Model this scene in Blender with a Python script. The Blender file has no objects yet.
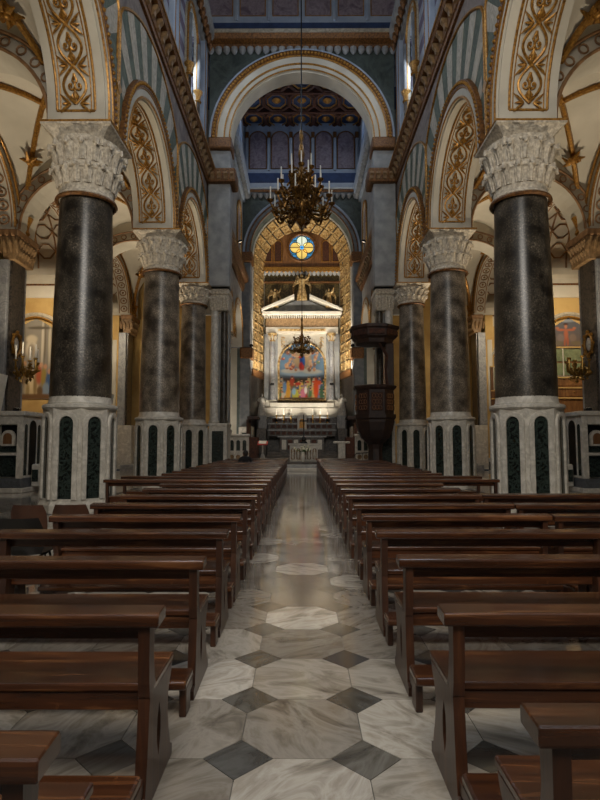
import bpy, bmesh, math, random
from mathutils import Vector, Matrix

PI = math.pi
RND = random.Random(11)
sc = bpy.context.scene
COL = sc.collection

# ------------------------------------------------------------------ camera
cam_d = bpy.data.cameras.new('camera'); cam = bpy.data.objects.new('camera', cam_d); COL.objects.link(cam)
cam.location = (0, 0, 1.5)
cam.rotation_euler = (math.radians(90 + 4.33), 0, math.radians(0.2))
cam_d.lens = 24.97; cam_d.sensor_width = 36; cam_d.sensor_fit = 'AUTO'
cam_d.clip_start = 0.05; cam_d.clip_end = 200
sc.camera = cam
# ------------------------------------------------------------------ world, exposure
w = bpy.data.worlds.new('world'); sc.world = w; w.use_nodes = True
w.node_tree.nodes['Background'].inputs[0].default_value = (0.55, 0.62, 0.75, 1)
w.node_tree.nodes['Background'].inputs[1].default_value = 0.02
sc.view_settings.view_transform = 'Standard'; sc.view_settings.look = 'None'
sc.view_settings.gamma = 1; sc.view_settings.use_curve_mapping = False
sc.view_settings.exposure = 0.0
sc.cycles.use_denoising = True
sc.cycles.max_bounces = 7
sc.cycles.sample_clamp_indirect = 6

# ------------------------------------------------------------------ lights (daylight through windows, added entrance light, floodlights)
def area(name, loc, target, sx, sy, power, col, spread=180):
    d = bpy.data.lights.new(name, 'AREA'); d.shape = 'RECTANGLE'; d.size = sx; d.size_y = sy
    d.energy = power; d.color = col; d.spread = math.radians(spread)
    o = bpy.data.objects.new(name, d); COL.objects.link(o); o.location = loc
    o.rotation_euler = (Vector(target) - Vector(loc)).to_track_quat('-Z', 'Y').to_euler()
    return o
def spot(name, loc, target, power, col, angle=80, blend=0.6, rad=0.1):
    d = bpy.data.lights.new(name, 'SPOT'); d.energy = power; d.color = col
    d.spot_size = math.radians(angle); d.spot_blend = blend; d.shadow_soft_size = rad
    o = bpy.data.objects.new(name, d); COL.objects.link(o); o.location = loc
    o.rotation_euler = (Vector(target) - Vector(loc)).to_track_quat('-Z', 'Y').to_euler()
    return o
DAY = (0.76, 0.86, 1.0); WARM = (1.0, 0.84, 0.62); NEUT = (1.0, 0.9, 0.76)
# light added behind the camera for the front faces, set at an unseen window
area('added_entrance_light', (0, -2.2, 9.5), (0, 20, 3.0), 5.0, 6.0, 1000, (1.0, 0.93, 0.83))
for _s in (-1, 1):
    for _y in (3.125, 9.375, 15.625, 21.875):
        area('window_light', (_s*5.06, _y, 17.0), (0, _y, 13.5), 1.2, 4.0, 215, DAY)
    area('window_light', (_s*4.2, 31.4, 21.0), (0, 31.4, 14.0), 1.5, 2.4, 110, DAY)

# ------------------------------------------------------------------ materials
def lin(h):
    h = h.lstrip('#'); out = []
    for i in (0, 2, 4):
        c = int(h[i:i+2], 16)/255
        out.append(c/12.92 if c <= 0.04045 else ((c+0.055)/1.055)**2.4)
    return (*out, 1)
MATS = {}
class NT:
    def __init__(s, name):
        m = bpy.data.materials.new(name); m.use_nodes = True; s.m = m; s.t = m.node_tree; s.n = s.t.nodes
        s.b = s.n['Principled BSDF']; MATS[name] = m
    def node(s, typ, **kw):
        n = s.n.new(typ)
        for k, v in kw.items():
            if k.startswith('i_'):
                key = k[2:]; key = int(key) if key.isdigit() else key
                n.inputs[key].default_value = v
            else: setattr(n, k, v)
        return n
    def link(s, a, b): s.t.links.new(a, b)
    def coord(s, kind, scale=(1, 1, 1)):
        if kind == 'pos': o = s.node('ShaderNodeNewGeometry').outputs['Position']
        else: o = s.node('ShaderNodeTexCoord').outputs['Object']
        mp = s.node('ShaderNodeMapping'); mp.inputs['Scale'].default_value = scale
        s.link(o, mp.inputs['Vector']); return mp.outputs['Vector']
    def ramp(s, src, stops):
        r = s.node('ShaderNodeValToRGB'); e = r.color_ramp.elements
        while len(e) < len(stops): e.new(0.5)
        for el, (p, c) in zip(e, stops): el.position = p; el.color = lin(c) if isinstance(c, str) else c
        s.link(src, r.inputs[0]); return r.outputs[0]
    def mix(s, fac, a, b, mode='MIX'):
        n = s.node('ShaderNodeMixRGB', blend_type=mode)
        for sock, v in ((n.inputs[0], fac), (n.inputs[1], a), (n.inputs[2], b)):
            if hasattr(v, 'is_linked'): s.link(v, sock)
            elif isinstance(v, str): sock.default_value = lin(v)
            elif isinstance(v, (int, float)) and sock.name != 'Fac' and sock.type != 'VALUE': sock.default_value = (v, v, v, 1)
            else: sock.default_value = v
        return n.outputs[0]
def simple(name, c1, c2=None, rough=0.5, metal=0.0, scale=6.0, detail=6, lo=0.35, hi=0.65, coord='pos', stretch=(1, 1, 1), bump=0.0, bscale=None, coat=0.0, dist=0.0, spec=None):
    t = NT(name); v = t.coord(coord, stretch)
    n = t.node('ShaderNodeTexNoise', i_Scale=scale, i_Detail=detail, i_Distortion=dist); t.link(v, n.inputs['Vector'])
    t.link(t.ramp(n.outputs[0], [(lo, c1), (hi, c2 or c1)]), t.b.inputs['Base Color'])
    t.b.inputs['Roughness'].default_value = rough; t.b.inputs['Metallic'].default_value = metal
    if coat: t.b.inputs['Coat Weight'].default_value = coat; t.b.inputs['Coat Roughness'].default_value = 0.12
    if spec is not None: t.b.inputs['Specular IOR Level'].default_value = spec
    if bump:
        b = t.node('ShaderNodeBump', i_Strength=bump, i_Distance=0.02)
        src = n
        if bscale:
            src = t.node('ShaderNodeTexNoise', i_Scale=bscale, i_Detail=4); t.link(v, src.inputs['Vector'])
        t.link(src.outputs[0], b.inputs['Height']); t.link(b.outputs[0], t.b.inputs['Normal'])
    return t
def emis(name, col, strength):
    t = NT(name); t.b.inputs['Base Color'].default_value = col
    t.b.inputs['Emission Color'].default_value = col; t.b.inputs['Emission Strength'].default_value = strength; return t
# floor marble: one tone and one vein direction for each tile of the grid
TILE = 0.61; TILE_C = 2.757 - TILE/2
def floor_mat(name, tones, off, rough):
    t = NT(name); pos = t.node('ShaderNodeNewGeometry').outputs['Position']
    mp = t.node('ShaderNodeMapping'); mp.inputs['Location'].default_value = (off[0]/TILE, off[1]/TILE, 0); mp.inputs['Scale'].default_value = (1/TILE, 1/TILE, 0)
    t.link(pos, mp.inputs['Vector'])
    fl = t.node('ShaderNodeVectorMath', operation='FLOOR'); t.link(mp.outputs[0], fl.inputs[0])
    wn = t.node('ShaderNodeTexWhiteNoise', noise_dimensions='2D'); t.link(fl.outputs[0], wn.inputs['Vector'])
    sh = t.node('ShaderNodeVectorMath', operation='SCALE'); sh.inputs['Scale'].default_value = 9.0; t.link(wn.outputs['Color'], sh.inputs[0])
    rot = t.node('ShaderNodeVectorRotate', rotation_type='Z_AXIS'); t.link(pos, rot.inputs['Vector'])
    an = t.node('ShaderNodeMath', operation='MULTIPLY'); an.inputs[1].default_value = 6.28; t.link(wn.outputs['Value'], an.inputs[0]); t.link(an.outputs[0], rot.inputs['Angle'])
    st = t.node('ShaderNodeVectorMath', operation='MULTIPLY'); st.inputs[1].default_value = (2.0, 5.0, 1); t.link(rot.outputs[0], st.inputs[0])
    ad = t.node('ShaderNodeVectorMath', operation='ADD'); t.link(st.outputs[0], ad.inputs[0]); t.link(sh.outputs[0], ad.inputs[1])
    no = t.node('ShaderNodeTexNoise', i_Scale=1.0, i_Detail=7, i_Roughness=0.62, i_Distortion=1.2); t.link(ad.outputs[0], no.inputs['Vector'])
    tone = t.ramp(wn.outputs['Value'], tones)
    vein = t.ramp(no.outputs[0], [(0.28, '#8f8d8b'), (0.4, '#cfccc7'), (0.52, '#ffffff'), (0.64, '#d8d4ce'), (0.75, '#f4f2ee')])
    c = t.mix(1.0, tone, vein, 'MULTIPLY')
    t.link(c, t.b.inputs['Base Color'])
    t.b.inputs['Coat Weight'].default_value = 0.6; t.b.inputs['Coat Roughness'].default_value = 0.1; t.b.inputs['Coat IOR'].default_value = 1.6
    rr = t.ramp(no.outputs[0], [(0.3, (rough+.06,)*3+(1,)), (0.7, (rough,)*3+(1,))]); t.link(rr, t.b.inputs['Roughness'])
floor_mat('floor_white', [(0.0, '#78736b'), (0.22, '#a39c92'), (0.45, '#8c867d'), (0.6, '#c3bdb2'), (0.8, '#979188'), (0.9, '#d3cdc3'), (1.0, '#aba59b')], (TILE/2, TILE/2 - TILE_C), 0.11)
floor_mat('floor_dark', [(0.0, '#3a3b3a'), (0.3, '#6a6862'), (0.55, '#47484a'), (0.8, '#7d7972'), (1.0, '#55554f')], (0, -TILE_C), 0.12)
simple('grout', '#5d5a55', '#6e6a64', 0.7)
# wood
def wood(name, c1, c2, c3, rough, coord='obj', ax=(1.6, 22, 22), coat=0.25):
    t = NT(name); v = t.coord(coord, ax)
    oi = t.node('ShaderNodeObjectInfo'); sc_ = t.node('ShaderNodeVectorMath', operation='SCALE'); sc_.inputs['Scale'].default_value = 13
    cmb = t.node('ShaderNodeCombineXYZ')
    for k in range(3): t.link(oi.outputs['Random'], cmb.inputs[k])
    t.link(cmb.outputs[0], sc_.inputs[0])
    ad = t.node('ShaderNodeVectorMath', operation='ADD'); t.link(v, ad.inputs[0]); t.link(sc_.outputs[0], ad.inputs[1])
    n = t.node('ShaderNodeTexNoise', i_Scale=1.0, i_Detail=6, i_Roughness=0.6, i_Distortion=0.5); t.link(ad.outputs[0], n.inputs['Vector'])
    base = t.ramp(n.outputs[0], [(0.3, c1), (0.55, c2), (0.75, c3)])
    hs = t.node('ShaderNodeHueSaturation'); t.link(base, hs.inputs['Color'])
    mr = t.node('ShaderNodeMapRange', i_3=0.72, i_4=1.2); t.link(oi.outputs['Random'], mr.inputs[0]); t.link(mr.outputs[0], hs.inputs['Value'])
    # worn scratches
    s2 = t.node('ShaderNodeTexNoise', i_Scale=7.0, i_Detail=8, i_Roughness=0.75)
    v2 = t.coord('obj', (2.5, 1, 1)); t.link(v2, s2.inputs['Vector'])
    wr = t.ramp(s2.outputs[0], [(0.64, (0, 0, 0, 1)), (0.72, (0.55, 0.55, 0.55, 1))])
    t.link(t.mix(wr, hs.outputs[0], c3), t.b.inputs['Base Color'])
    t.b.inputs['Roughness'].default_value = rough
    t.b.inputs['Coat Weight'].default_value = coat; t.b.inputs['Coat Roughness'].default_value = 0.16
    b = t.node('ShaderNodeBump', i_Strength=0.12, i_Distance=0.01); t.link(n.outputs[0], b.inputs['Height']); t.link(b.outputs[0], t.b.inputs['Normal'])
wood('pew_wood', '#2b170d', '#492916', '#7e5331', 0.27, coat=0.4)
wood('pew_post', '#28160d', '#402312', '#5c3820', 0.42, ax=(22, 22, 1.6))
wood('dark_wood', '#1d120d', '#33211a', '#4c3224', 0.6, ax=(6, 6, 2), coat=0.0)
wood('carved_wood', '#2c1710', '#4a2818', '#6d4028', 0.75, ax=(9, 9, 9), coat=0.0)
wood('panel_wood', '#5e3d20', '#7e5630', '#9a6f42', 0.5, ax=(8, 8, 1.5))
# granite with fine speckle
def granite(name, c1, c2, c3, rough):
    t = NT(name); v = t.coord('obj')
    n = t.node('ShaderNodeTexNoise', i_Scale=26, i_Detail=5, i_Roughness=0.7); t.link(v, n.inputs['Vector'])
    n2 = t.node('ShaderNodeTexNoise', i_Scale=2.2, i_Detail=4); t.link(v, n2.inputs['Vector'])
    a = t.ramp(n.outputs[0], [(0.36, c1), (0.55, c2), (0.72, c3)])
    bb = t.ramp(n2.outputs[0], [(0.35, '#7d7a78'), (0.65, '#ffffff')])
    t.link(t.mix(1.0, a, bb, 'MULTIPLY'), t.b.inputs['Base Color'])
    t.b.inputs['Roughness'].default_value = rough
granite('granite', '#574e44', '#8c8070', '#bcae9a', 0.33)
granite('granite_dark', '#2b2823', '#524b41', '#8f8473', 0.28)
def marble(name, base, vein, rough=0.35, scale=2.0, coord='obj', w=(0.42, 0.5, 0.58), obj_rand=False):
    t = NT(name); v = t.coord(coord)
    n = t.node('ShaderNodeTexNoise', i_Scale=scale, i_Detail=8, i_Roughness=0.65, i_Distortion=1.4); t.link(v, n.inputs['Vector'])
    n2 = t.node('ShaderNodeTexNoise', i_Scale=scale*7, i_Detail=4); t.link(v, n2.inputs['Vector'])
    c = t.ramp(n.outputs[0], [(w[0], base), (w[1], vein), (w[2], base)])
    g = t.ramp(n2.outputs[0], [(0.3, '#e2e1de'), (0.7, '#ffffff')])
    t.link(t.mix(1.0, c, g, 'MULTIPLY'), t.b.inputs['Base Color']); t.b.inputs['Roughness'].default_value = rough
marble('white_marble', '#d8d2c6', '#bdb7ac', 0.38, 1.3)
marble('grey_marble', '#8f9092', '#a9a9a8', 0.4, 1.5)
marble('base_grey', '#4e5154', '#63666a', 0.4, 2.5)
marble('green_marble', '#121614', '#39443e', 0.25, 9.0)
marble('dark_marble', '#2e2823', '#5c5248', 0.3, 3.0)
marble('stripe_green', '#424c3c', '#5c6854', 0.6, 1.5, 'pos')
marble('stripe_white', '#beb5a2', '#a29a8a', 0.6, 1.5, 'pos')
marble('purple_marble', '#5f524c', '#877a70', 0.6, 0.8, 'pos', (0.35, 0.5, 0.65))
marble('mauve_panel', '#6a5c68', '#93878e', 0.6, 1.2, 'pos', (0.35, 0.5, 0.65))
marble('spandrel_marble', '#3b4442', '#56605c', 0.55, 0.8, 'pos', (0.35, 0.5, 0.65))
simple('cap_stone', '#aba08f', '#ddd3c0', 0.8, scale=14, bump=0.8, bscale=30, coord='obj')
simple('cream', '#b9b2a2', '#c9c3b4', 0.75, scale=1.2)
simple('cream_vault', '#bdb6a6', '#cfc8b8', 0.8, scale=0.7)
simple('pale_blue_daylit', '#8d9aac', '#a2adbb', 0.75, scale=1.5)  # stone of the upper zones, blue of the daylight put into its colour
simple('navy', '#2b3a5c', '#35486e', 0.7, scale=3)
simple('stone', '#7f8080', '#9a9a97', 0.65, scale=2.5)
simple('dim_stone', '#5d6063', '#777979', 0.6, scale=2.5)
simple('ochre', '#b39054', '#c8a768', 0.75, scale=1.2)
simple('gold', '#7c5522', '#b8873c', 0.4, metal=0.45, scale=18, bump=0.3, coord='obj')
simple('gold_brown', '#4e3117', '#82572a', 0.5, metal=0.3, scale=14, bump=0.5)
simple('gold_bright', '#8c6830', '#dcc08a', 0.4, metal=0.35, scale=7, bump=0.3)
simple('bracket', '#6e5536', '#937550', 0.6, scale=9)
simple('soffit_line', '#7b5a3a', '#9b7650', 0.6, scale=5)
simple('iron', '#0d0d0d', '#1b1a19', 0.45, metal=0.6)
simple('black_cloth', '#101012', '#1c1c20', 0.9)
simple('bronze', '#4a3216', '#8f6830', 0.35, metal=0.7, scale=12, coord='obj')
simple('candle', '#d8d2c2', '#e8e2d4', 0.6)
simple('brass', '#8a6a34', '#b8924e', 0.3, metal=0.8)
simple('black_plastic', '#0f0d0c', '#191614', 0.4); simple('chair_plastic', '#3a2317', '#4a2d1e', 0.4, coord='obj')
simple('skin', '#b98468', '#c48f72', 0.6); simple('hair', '#17120f', '#241b16', 0.7)
simple('red', '#a3231c', '#c0352a', 0.6); simple('mosaic', '#3c3422', '#77653a', 0.5, metal=0.3, scale=8, detail=8)
simple('leaf_green', '#4a5a34', '#6a7a48', 0.7, scale=20)
simple('flower', '#d9d2b0', '#e8e4d2', 0.7)
simple('grey_cloth', '#8f8c86', '#a8a49c', 0.9)
emis('red_lamp', (1, 0.05, 0.08, 1), 2.0)
emis('pane_yellow', lin('#e6c468'), 0.75); emis('pane_blue', lin('#4aa8ee'), 1.3); emis('pane_white', lin('#d8e4d0'), 0.8)
emis('pane_day', (0.55, 0.72, 1, 1), 0.6)
emis('lamp_lens', (1, 0.86, 0.66, 1), 0.6)
# paint laid down as one colour for each vertex of a canvas
def canvas_mat(name, rough=0.8):
    t = NT(name); a = t.node('ShaderNodeAttribute', attribute_name='paint'); t.link(a.outputs['Color'], t.b.inputs['Base Color']); t.b.inputs['Roughness'].default_value = rough; t.b.inputs['Specular IOR Level'].default_value = 0.15
canvas_mat('canvas')
# horizontal courses of purple and pale stone in the clerestory
def course_mat():
    t = NT('striped_courses'); pos = t.node('ShaderNodeNewGeometry').outputs['Position']
    sp = t.node('ShaderNodeSeparateXYZ'); t.link(pos, sp.inputs[0])
    m = t.node('ShaderNodeMath', operation='MULTIPLY'); m.inputs[1].default_value = 1/0.9; t.link(sp.outputs[2], m.inputs[0])
    f = t.node('ShaderNodeMath', operation='FRACT'); t.link(m.outputs[0], f.inputs[0])
    n = t.node('ShaderNodeTexNoise', i_Scale=1.4, i_Detail=5); t.link(pos, n.inputs['Vector'])
    s = t.ramp(f.outputs[0], [(0.0, '#a6adb8'), (0.49, '#a6adb8'), (0.51, '#6b6076'), (1.0, '#6b6076')])
    g = t.ramp(n.outputs[0], [(0.3, '#b8b8b8'), (0.7, '#ffffff')])
    t.link(t.mix(1.0, s, g, 'MULTIPLY'), t.b.inputs['Base Color']); t.b.inputs['Roughness'].default_value = 0.6
course_mat()

# ------------------------------------------------------------------ mesh helpers
class MB:
    def __init__(s): s.v = []; s.f = []
    def add(s, vs, fs):
        o = len(s.v); s.v += [tuple(p) for p in vs]; s.f += [tuple(i+o for i in f) for f in fs]; return s
    def box(s, x0, x1, y0, y1, z0, z1):
        return s.add([(x0,y0,z0),(x1,y0,z0),(x1,y1,z0),(x0,y1,z0),(x0,y0,z1),(x1,y0,z1),(x1,y1,z1),(x0,y1,z1)],
                     [(0,3,2,1),(4,5,6,7),(0,1,5,4),(1,2,6,5),(2,3,7,6),(3,0,4,7)])
    def lathe(s, prof, n=24, c=(0,0,0), rot=0.0, sx=1, sy=1):
        vs = []; fs = []; m = len(prof)
        for r, z in prof:
            for k in range(n):
                a = 2*PI*k/n + rot; vs.append((c[0]+sx*r*math.cos(a), c[1]+sy*r*math.sin(a), c[2]+z))
        for i in range(m-1):
            for k in range(n):
                k2 = (k+1) % n; fs.append((i*n+k, i*n+k2, (i+1)*n+k2, (i+1)*n+k))
        fs.append(tuple(range(n-1, -1, -1))); fs.append(tuple((m-1)*n+k for k in range(n)))
        return s.add(vs, fs)
    def tube(s, pts, rad, n=6, closed=False, flat=1.0):
        pts = [Vector(p) for p in pts]; m = len(pts)
        if not hasattr(rad, '__len__'): rad = [rad]*m
        vs = []; fs = []; up = None
        for i, p in enumerate(pts):
            a = pts[i-1] if (i > 0 or closed) else pts[i]; b = pts[(i+1) % m] if (i < m-1 or closed) else pts[i]
            d = (b-a).normalized()
            if up is None:
                up = d.cross(Vector((0.123, 0.31, 0.94)));
                if up.length < 1e-3: up = d.cross(Vector((1, 0, 0)))
            up = (up - d*up.dot(d)).normalized(); sd = d.cross(up)
            for k in range(n):
                t = 2*PI*k/n; vs.append(p + (up*math.cos(t) + sd*math.sin(t)*flat)*rad[i])
        for i in range(m if closed else m-1):
            j = (i+1) % m
            for k in range(n):
                k2 = (k+1) % n; fs.append((i*n+k, i*n+k2, j*n+k2, j*n+k))
        if not closed:
            fs.append(tuple(range(n-1, -1, -1))); fs.append(tuple((m-1)*n+k for k in range(n)))
        return s.add(vs, fs)
    def prism(s, poly, f0, f1):
        """poly: 2-D points; f0/f1 map a 2-D point to the two 3-D ends"""
        n = len(poly); vs = [f0(p) for p in poly] + [f1(p) for p in poly]
        fs = [tuple(range(n-1, -1, -1)), tuple(range(n, 2*n))] + [(k, (k+1) % n, n+(k+1) % n, n+k) for k in range(n)]
        return s.add(vs, fs)
    def quads2d(s, pts, faces, f0, f1):
        """2-D faces given a thickness; open edges are closed by side walls"""
        n = len(pts); vs = [f0(p) for p in pts] + [f1(p) for p in pts]; fs = []; cnt = {}
        for f in faces:
            fs.append(tuple(reversed(f))); fs.append(tuple(i+n for i in f))
            for a, b in zip(f, f[1:]+f[:1]): cnt.setdefault(frozenset((a, b)), []).append((a, b))
        for e, l in cnt.items():
            if len(l) == 1: a, b = l[0]; fs.append((a, b, b+n, a+n))
        return s.add(vs, fs)
    def ball(s, c, r, n=10, m=6, sc_=(1, 1, 1)):
        vs = [(c[0], c[1], c[2]-r*sc_[2])]; fs = []
        for i in range(1, m):
            t = -PI/2 + PI*i/m
            for k in range(n): vs.append((c[0]+sc_[0]*r*math.cos(t)*math.cos(2*PI*k/n), c[1]+sc_[1]*r*math.cos(t)*math.sin(2*PI*k/n), c[2]+sc_[2]*r*math.sin(t)))
        vs.append((c[0], c[1], c[2]+r*sc_[2])); L = len(vs)-1
        for k in range(n):
            k2 = (k+1) % n; fs.append((0, 1+k2, 1+k)); fs.append((L, L-n+k, L-n+k2))
            for i in range(m-2): a = 1+i*n; fs.append((a+k, a+k2, a+n+k2, a+n+k))
        return s.add(vs, fs)
    def mesh(s, name, bevel=0.0, seg=1, smooth=False):
        me = bpy.data.meshes.new(name); me.from_pydata(s.v, [], s.f)
        bm = bmesh.new(); bm.from_mesh(me); bmesh.ops.recalc_face_normals(bm, faces=bm.faces)
        if bevel:
            bmesh.ops.remove_doubles(bm, verts=bm.verts, dist=1e-5)
            es = [e for e in bm.edges if len(e.link_faces) == 2 and e.calc_face_angle(0) > 0.5]
            bmesh.ops.bevel(bm, geom=es, offset=bevel, segments=seg, profile=0.5, affect='EDGES', clamp_overlap=True)
        if smooth:
            for f in bm.faces: f.smooth = True
            for e in bm.edges:
                if len(e.link_faces) == 2 and e.calc_face_angle(0) > 0.75: e.smooth = False
        bm.to_mesh(me); bm.free(); return me
    def obj(s, name, mat, parent=None, bevel=0.0, seg=1, smooth=False, loc=None):
        return mobj(name, s.mesh(name, bevel, seg, smooth), mat, parent, loc)
def mobj(name, me, mat, parent=None, loc=None):
    o = bpy.data.objects.new(name, me); COL.objects.link(o)
    if mat and not me.materials: me.materials.append(MATS[mat])
    if parent is not None: o.parent = parent
    if loc is not None: o.location = loc
    return o
def tag(o, label=None, cat=None, group=None, kind=None):
    if label: o['label'] = label
    if cat: o['category'] = cat
    if group: o['group'] = group
    if kind: o['kind'] = kind
    return o
def thing(name, label, cat, loc=(0, 0, 0), rz=0.0, group=None):
    o = bpy.data.objects.new(name, None); COL.objects.link(o); o.empty_display_size = 0.2
    o.location = loc; o.rotation_euler.z = rz; return tag(o, label, cat, group)
def struct(o, label=None): return tag(o, label, None, None, 'structure')
def copy_tree(o, parent=None):
    c = o.copy(); COL.objects.link(c); c.parent = parent
    for ch in list(o.children): copy_tree(ch, c)
    return c
ORD = ['first','second','third','fourth','fifth','sixth','seventh','eighth','ninth','tenth','eleventh','twelfth','thirteenth','fourteenth','fifteenth','sixteenth','seventeenth','eighteenth','nineteenth','twentieth','twenty-first','twenty-second','twenty-third','twenty-fourth','twenty-fifth']
# axis maps for walls: s runs along the wall, t through it
def axmap(ax): return (lambda s, t, z: (t, s, z)) if ax == 'y' else (lambda s, t, z: (s, t, z))
def arch_wall(mb, ax, s0, s1, t0, t1, arches, zs, zb, zt, n=24):
    """wall with round-headed openings: arches = [(centre, radius)], springing zs, foot of the wall zb, top zt"""
    M = axmap(ax); pl = [(s0, zb)]
    for c, r in arches:
        pl.append((c-r, zb))
        if zs > zb: pl.append((c-r, zs))
        for i in range(1, n): a = PI*i/n; pl.append((c-r*math.cos(a), zs+r*math.sin(a)))
        if zs > zb: pl.append((c+r, zs))
        pl.append((c+r, zb))
    pl.append((s1, zb))
    for (a, za), (b, zb_) in zip(pl, pl[1:]):
        if abs(a-b) < 1e-6 and abs(za-zb_) < 1e-6: continue
        mb.add([M(a,t0,za), M(b,t0,zb_), M(b,t1,zb_), M(a,t1,za)], [(0,1,2,3)])
        if abs(a-b) > 1e-6:
            mb.add([M(a,t0,za), M(b,t0,zb_), M(b,t0,zt), M(a,t0,zt)], [(0,1,2,3)])
            mb.add([M(a,t1,za), M(b,t1,zb_), M(b,t1,zt), M(a,t1,zt)], [(0,1,2,3)])
    mb.add([M(s0,t0,zt), M(s1,t0,zt), M(s1,t1,zt), M(s0,t1,zt)], [(0,1,2,3)])
    for s in (s0, s1): mb.add([M(s,t0,zb), M(s,t1,zb), M(s,t1,zt), M(s,t0,zt)], [(0,1,2,3)])
    return mb
def arc_pts(c, zs, r, zb=None, n=28, a0=0.0, a1=PI):
    p = [(c-r*math.cos(a0+(a1-a0)*i/n), zs+r*math.sin(a0+(a1-a0)*i/n)) for i in range(n+1)]
    if zb is not None: p = [(c-r, zb)] + p + [(c+r, zb)]
    return p
def ring(mb, ax, t0, t1, c, zs, r0, r1, zb=None, n=28, a0=0.0, a1=PI):
    M = axmap(ax); A = arc_pts(c, zs, r0, zb, n, a0, a1); B = arc_pts(c, zs, r1, zb, n, a0, a1); m = len(A)
    mb.quads2d(A+B, [(i, i+1, m+i+1, m+i) for i in range(m-1)], lambda p: M(p[0], t0, p[1]), lambda p: M(p[0], t1, p[1])); return mb
def arc_tube(mb, ax, t, c, zs, r, rad, zb=None, n=28, k=6):
    M = axmap(ax); mb.tube([M(a, t, b) for a, b in arc_pts(c, zs, r, zb, n)], rad, k); return mb
def extr(mb, ax, prof, s0, s1):
    """moulding: profile of (t, z) run along s"""
    M = axmap(ax); mb.prism(prof, lambda p: M(s0, p[0], p[1]), lambda p: M(s1, p[0], p[1])); return mb
def canvas(name, nx, nz, ax, t, s0, s1, z0, z1, colf, inside=None, parent=None, thick=0.03, flip=1):
    """painted panel with thickness; colf(u, v) -> linear rgb"""
    M = axmap(ax); vs = []; cols = []; fs = []; ok = {}
    for j in range(nz+1):
        for i in range(nx+1):
            u, v = i/nx, j/nz; vs.append(M(s0+(s1-s0)*u, t, z0+(z1-z0)*v)); cols.append(colf(u, v))
    for j in range(nz):
        for i in range(nx):
            if inside and not inside((i+.5)/nx, (j+.5)/nz): continue
            a = j*(nx+1)+i; fs.append((a, a+1, a+nx+2, a+nx+1))
    N = len(vs); front = list(fs)
    vs2 = [M(s0+(s1-s0)*(k % (nx+1))/nx, t+thick*flip, z0+(z1-z0)*(k//(nx+1))/nz) for k in range(N)]
    cnt = {}
    for f in front:
        for a, b in zip(f, f[1:]+f[:1]): cnt.setdefault(frozenset((a, b)), []).append((a, b))
    fs += [tuple(i+N for i in reversed(f)) for f in front]
    for e, l in cnt.items():
        if len(l) == 1: a, b = l[0]; fs.append((b, a, a+N, b+N))
    me = bpy.data.meshes.new(name); me.from_pydata(vs+vs2, [], fs)
    at = me.color_attributes.new('paint', 'FLOAT_COLOR', 'POINT')
    for i, c in enumerate(cols+cols): at.data[i].color = (c[0], c[1], c[2], 1)
    bm = bmesh.new(); bm.from_mesh(me); bmesh.ops.recalc_face_normals(bm, faces=bm.faces); bm.to_mesh(me); bm.free()
    return mobj(name, me, 'canvas', parent)
def blobs(bg, lst):
    L = [(u, v, su, sv, lin(c)[:3]) for u, v, su, sv, c in lst]
    def f(u, v):
        c = bg(u, v)
        for bu, bv, su, sv, k in L:
            d = ((u-bu)/su)**2 + ((v-bv)/sv)**2
            if d < 6:
                wgt = 1/(1+math.exp(min(50, (d-1)*5))); c = tuple(a+(b-a)*wgt for a, b in zip(c, k))
        return c
    return f
# ================================================================== THE SETTING
BAY = 6.25; CY = [12.5, 18.75, 25.0]            # rows of nave columns
NX0, NX1 = 4.4, 5.6                             # nave arcade wall, from the nave face to the aisle face
SPR, ABA = 8.68, 8.6                            # springing of the arches, top of the capitals
AX0, AX1 = 9.65, 10.25                          # outer aisle arcade
# ---- floor: octagon and diamond tiles; beyond the reach of the eye one joined field
fl = MB().box(-14, 14, -3, 28.4, -0.3, -0.012).obj('floor', 'grout'); struct(fl)
DH = 0.167; OE = TILE/2 - DH; GAP = 0.0022
def oct_poly(g=GAP):
    h = TILE/2 - g; e = OE - g*0.4
    return [(-e,-h),(e,-h),(h,-e),(h,e),(e,h),(-e,h),(-h,e),(-h,-e)]
def dia_poly(g=GAP): d = DH - g*1.4; return [(0,-d),(d,0),(0,d),(-d,0)]
om = MB().prism(oct_poly(), lambda p: (p[0],p[1],-0.02), lambda p: (p[0],p[1],0)).mesh('octagon_tile')
dm = MB().prism(dia_poly(), lambda p: (p[0],p[1],-0.02), lambda p: (p[0],p[1],0)).mesh('diamond_tile')
far_o = MB(); far_d = MB(); n_o = n_d = 0
for j in range(-1, 42):
    for i in range(-9, 10):
        for typ in (0, 1):
            x = (i + 0.5*typ)*TILE; y = TILE_C + (j + 0.5*typ)*TILE
            if abs(x) > 5.4: continue
            near = y < 8.4 and y > 1.6 and abs(x) < y*0.60 + 0.3 and abs(x) < 3.2
            if typ == 0:
                if near: mobj('octagon_tile', om, 'floor_white', fl, (x, y, 0)); n_o += 1
                else: far_o.prism(oct_poly(), lambda p: (p[0]+x, p[1]+y, -0.02), lambda p: (p[0]+x, p[1]+y, 0))
            else:
                if near: mobj('diamond_tile', dm, 'floor_dark', fl, (x, y, 0)); n_d += 1
                else: far_d.prism(dia_poly(), lambda p: (p[0]+x, p[1]+y, -0.02), lambda p: (p[0]+x, p[1]+y, 0))
tag(far_o.obj('octagon_tile_field', 'floor_white', fl), kind='stuff'); tag(far_d.obj('diamond_tile_field', 'floor_dark', fl), kind='stuff')
for s in (-1, 1):
    mb = MB()
    for iy in range(0, 33):
        for ix in range(9):
            x0 = s*(5.45 + ix*0.9); x1 = x0 + s*0.893; mb.box(min(x0,x1), max(x0,x1), 1+iy*0.85, 1+iy*0.85+0.843, -0.02, 0)
    tag(mb.obj('slab_field', 'floor_white', fl), kind='stuff')
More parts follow.
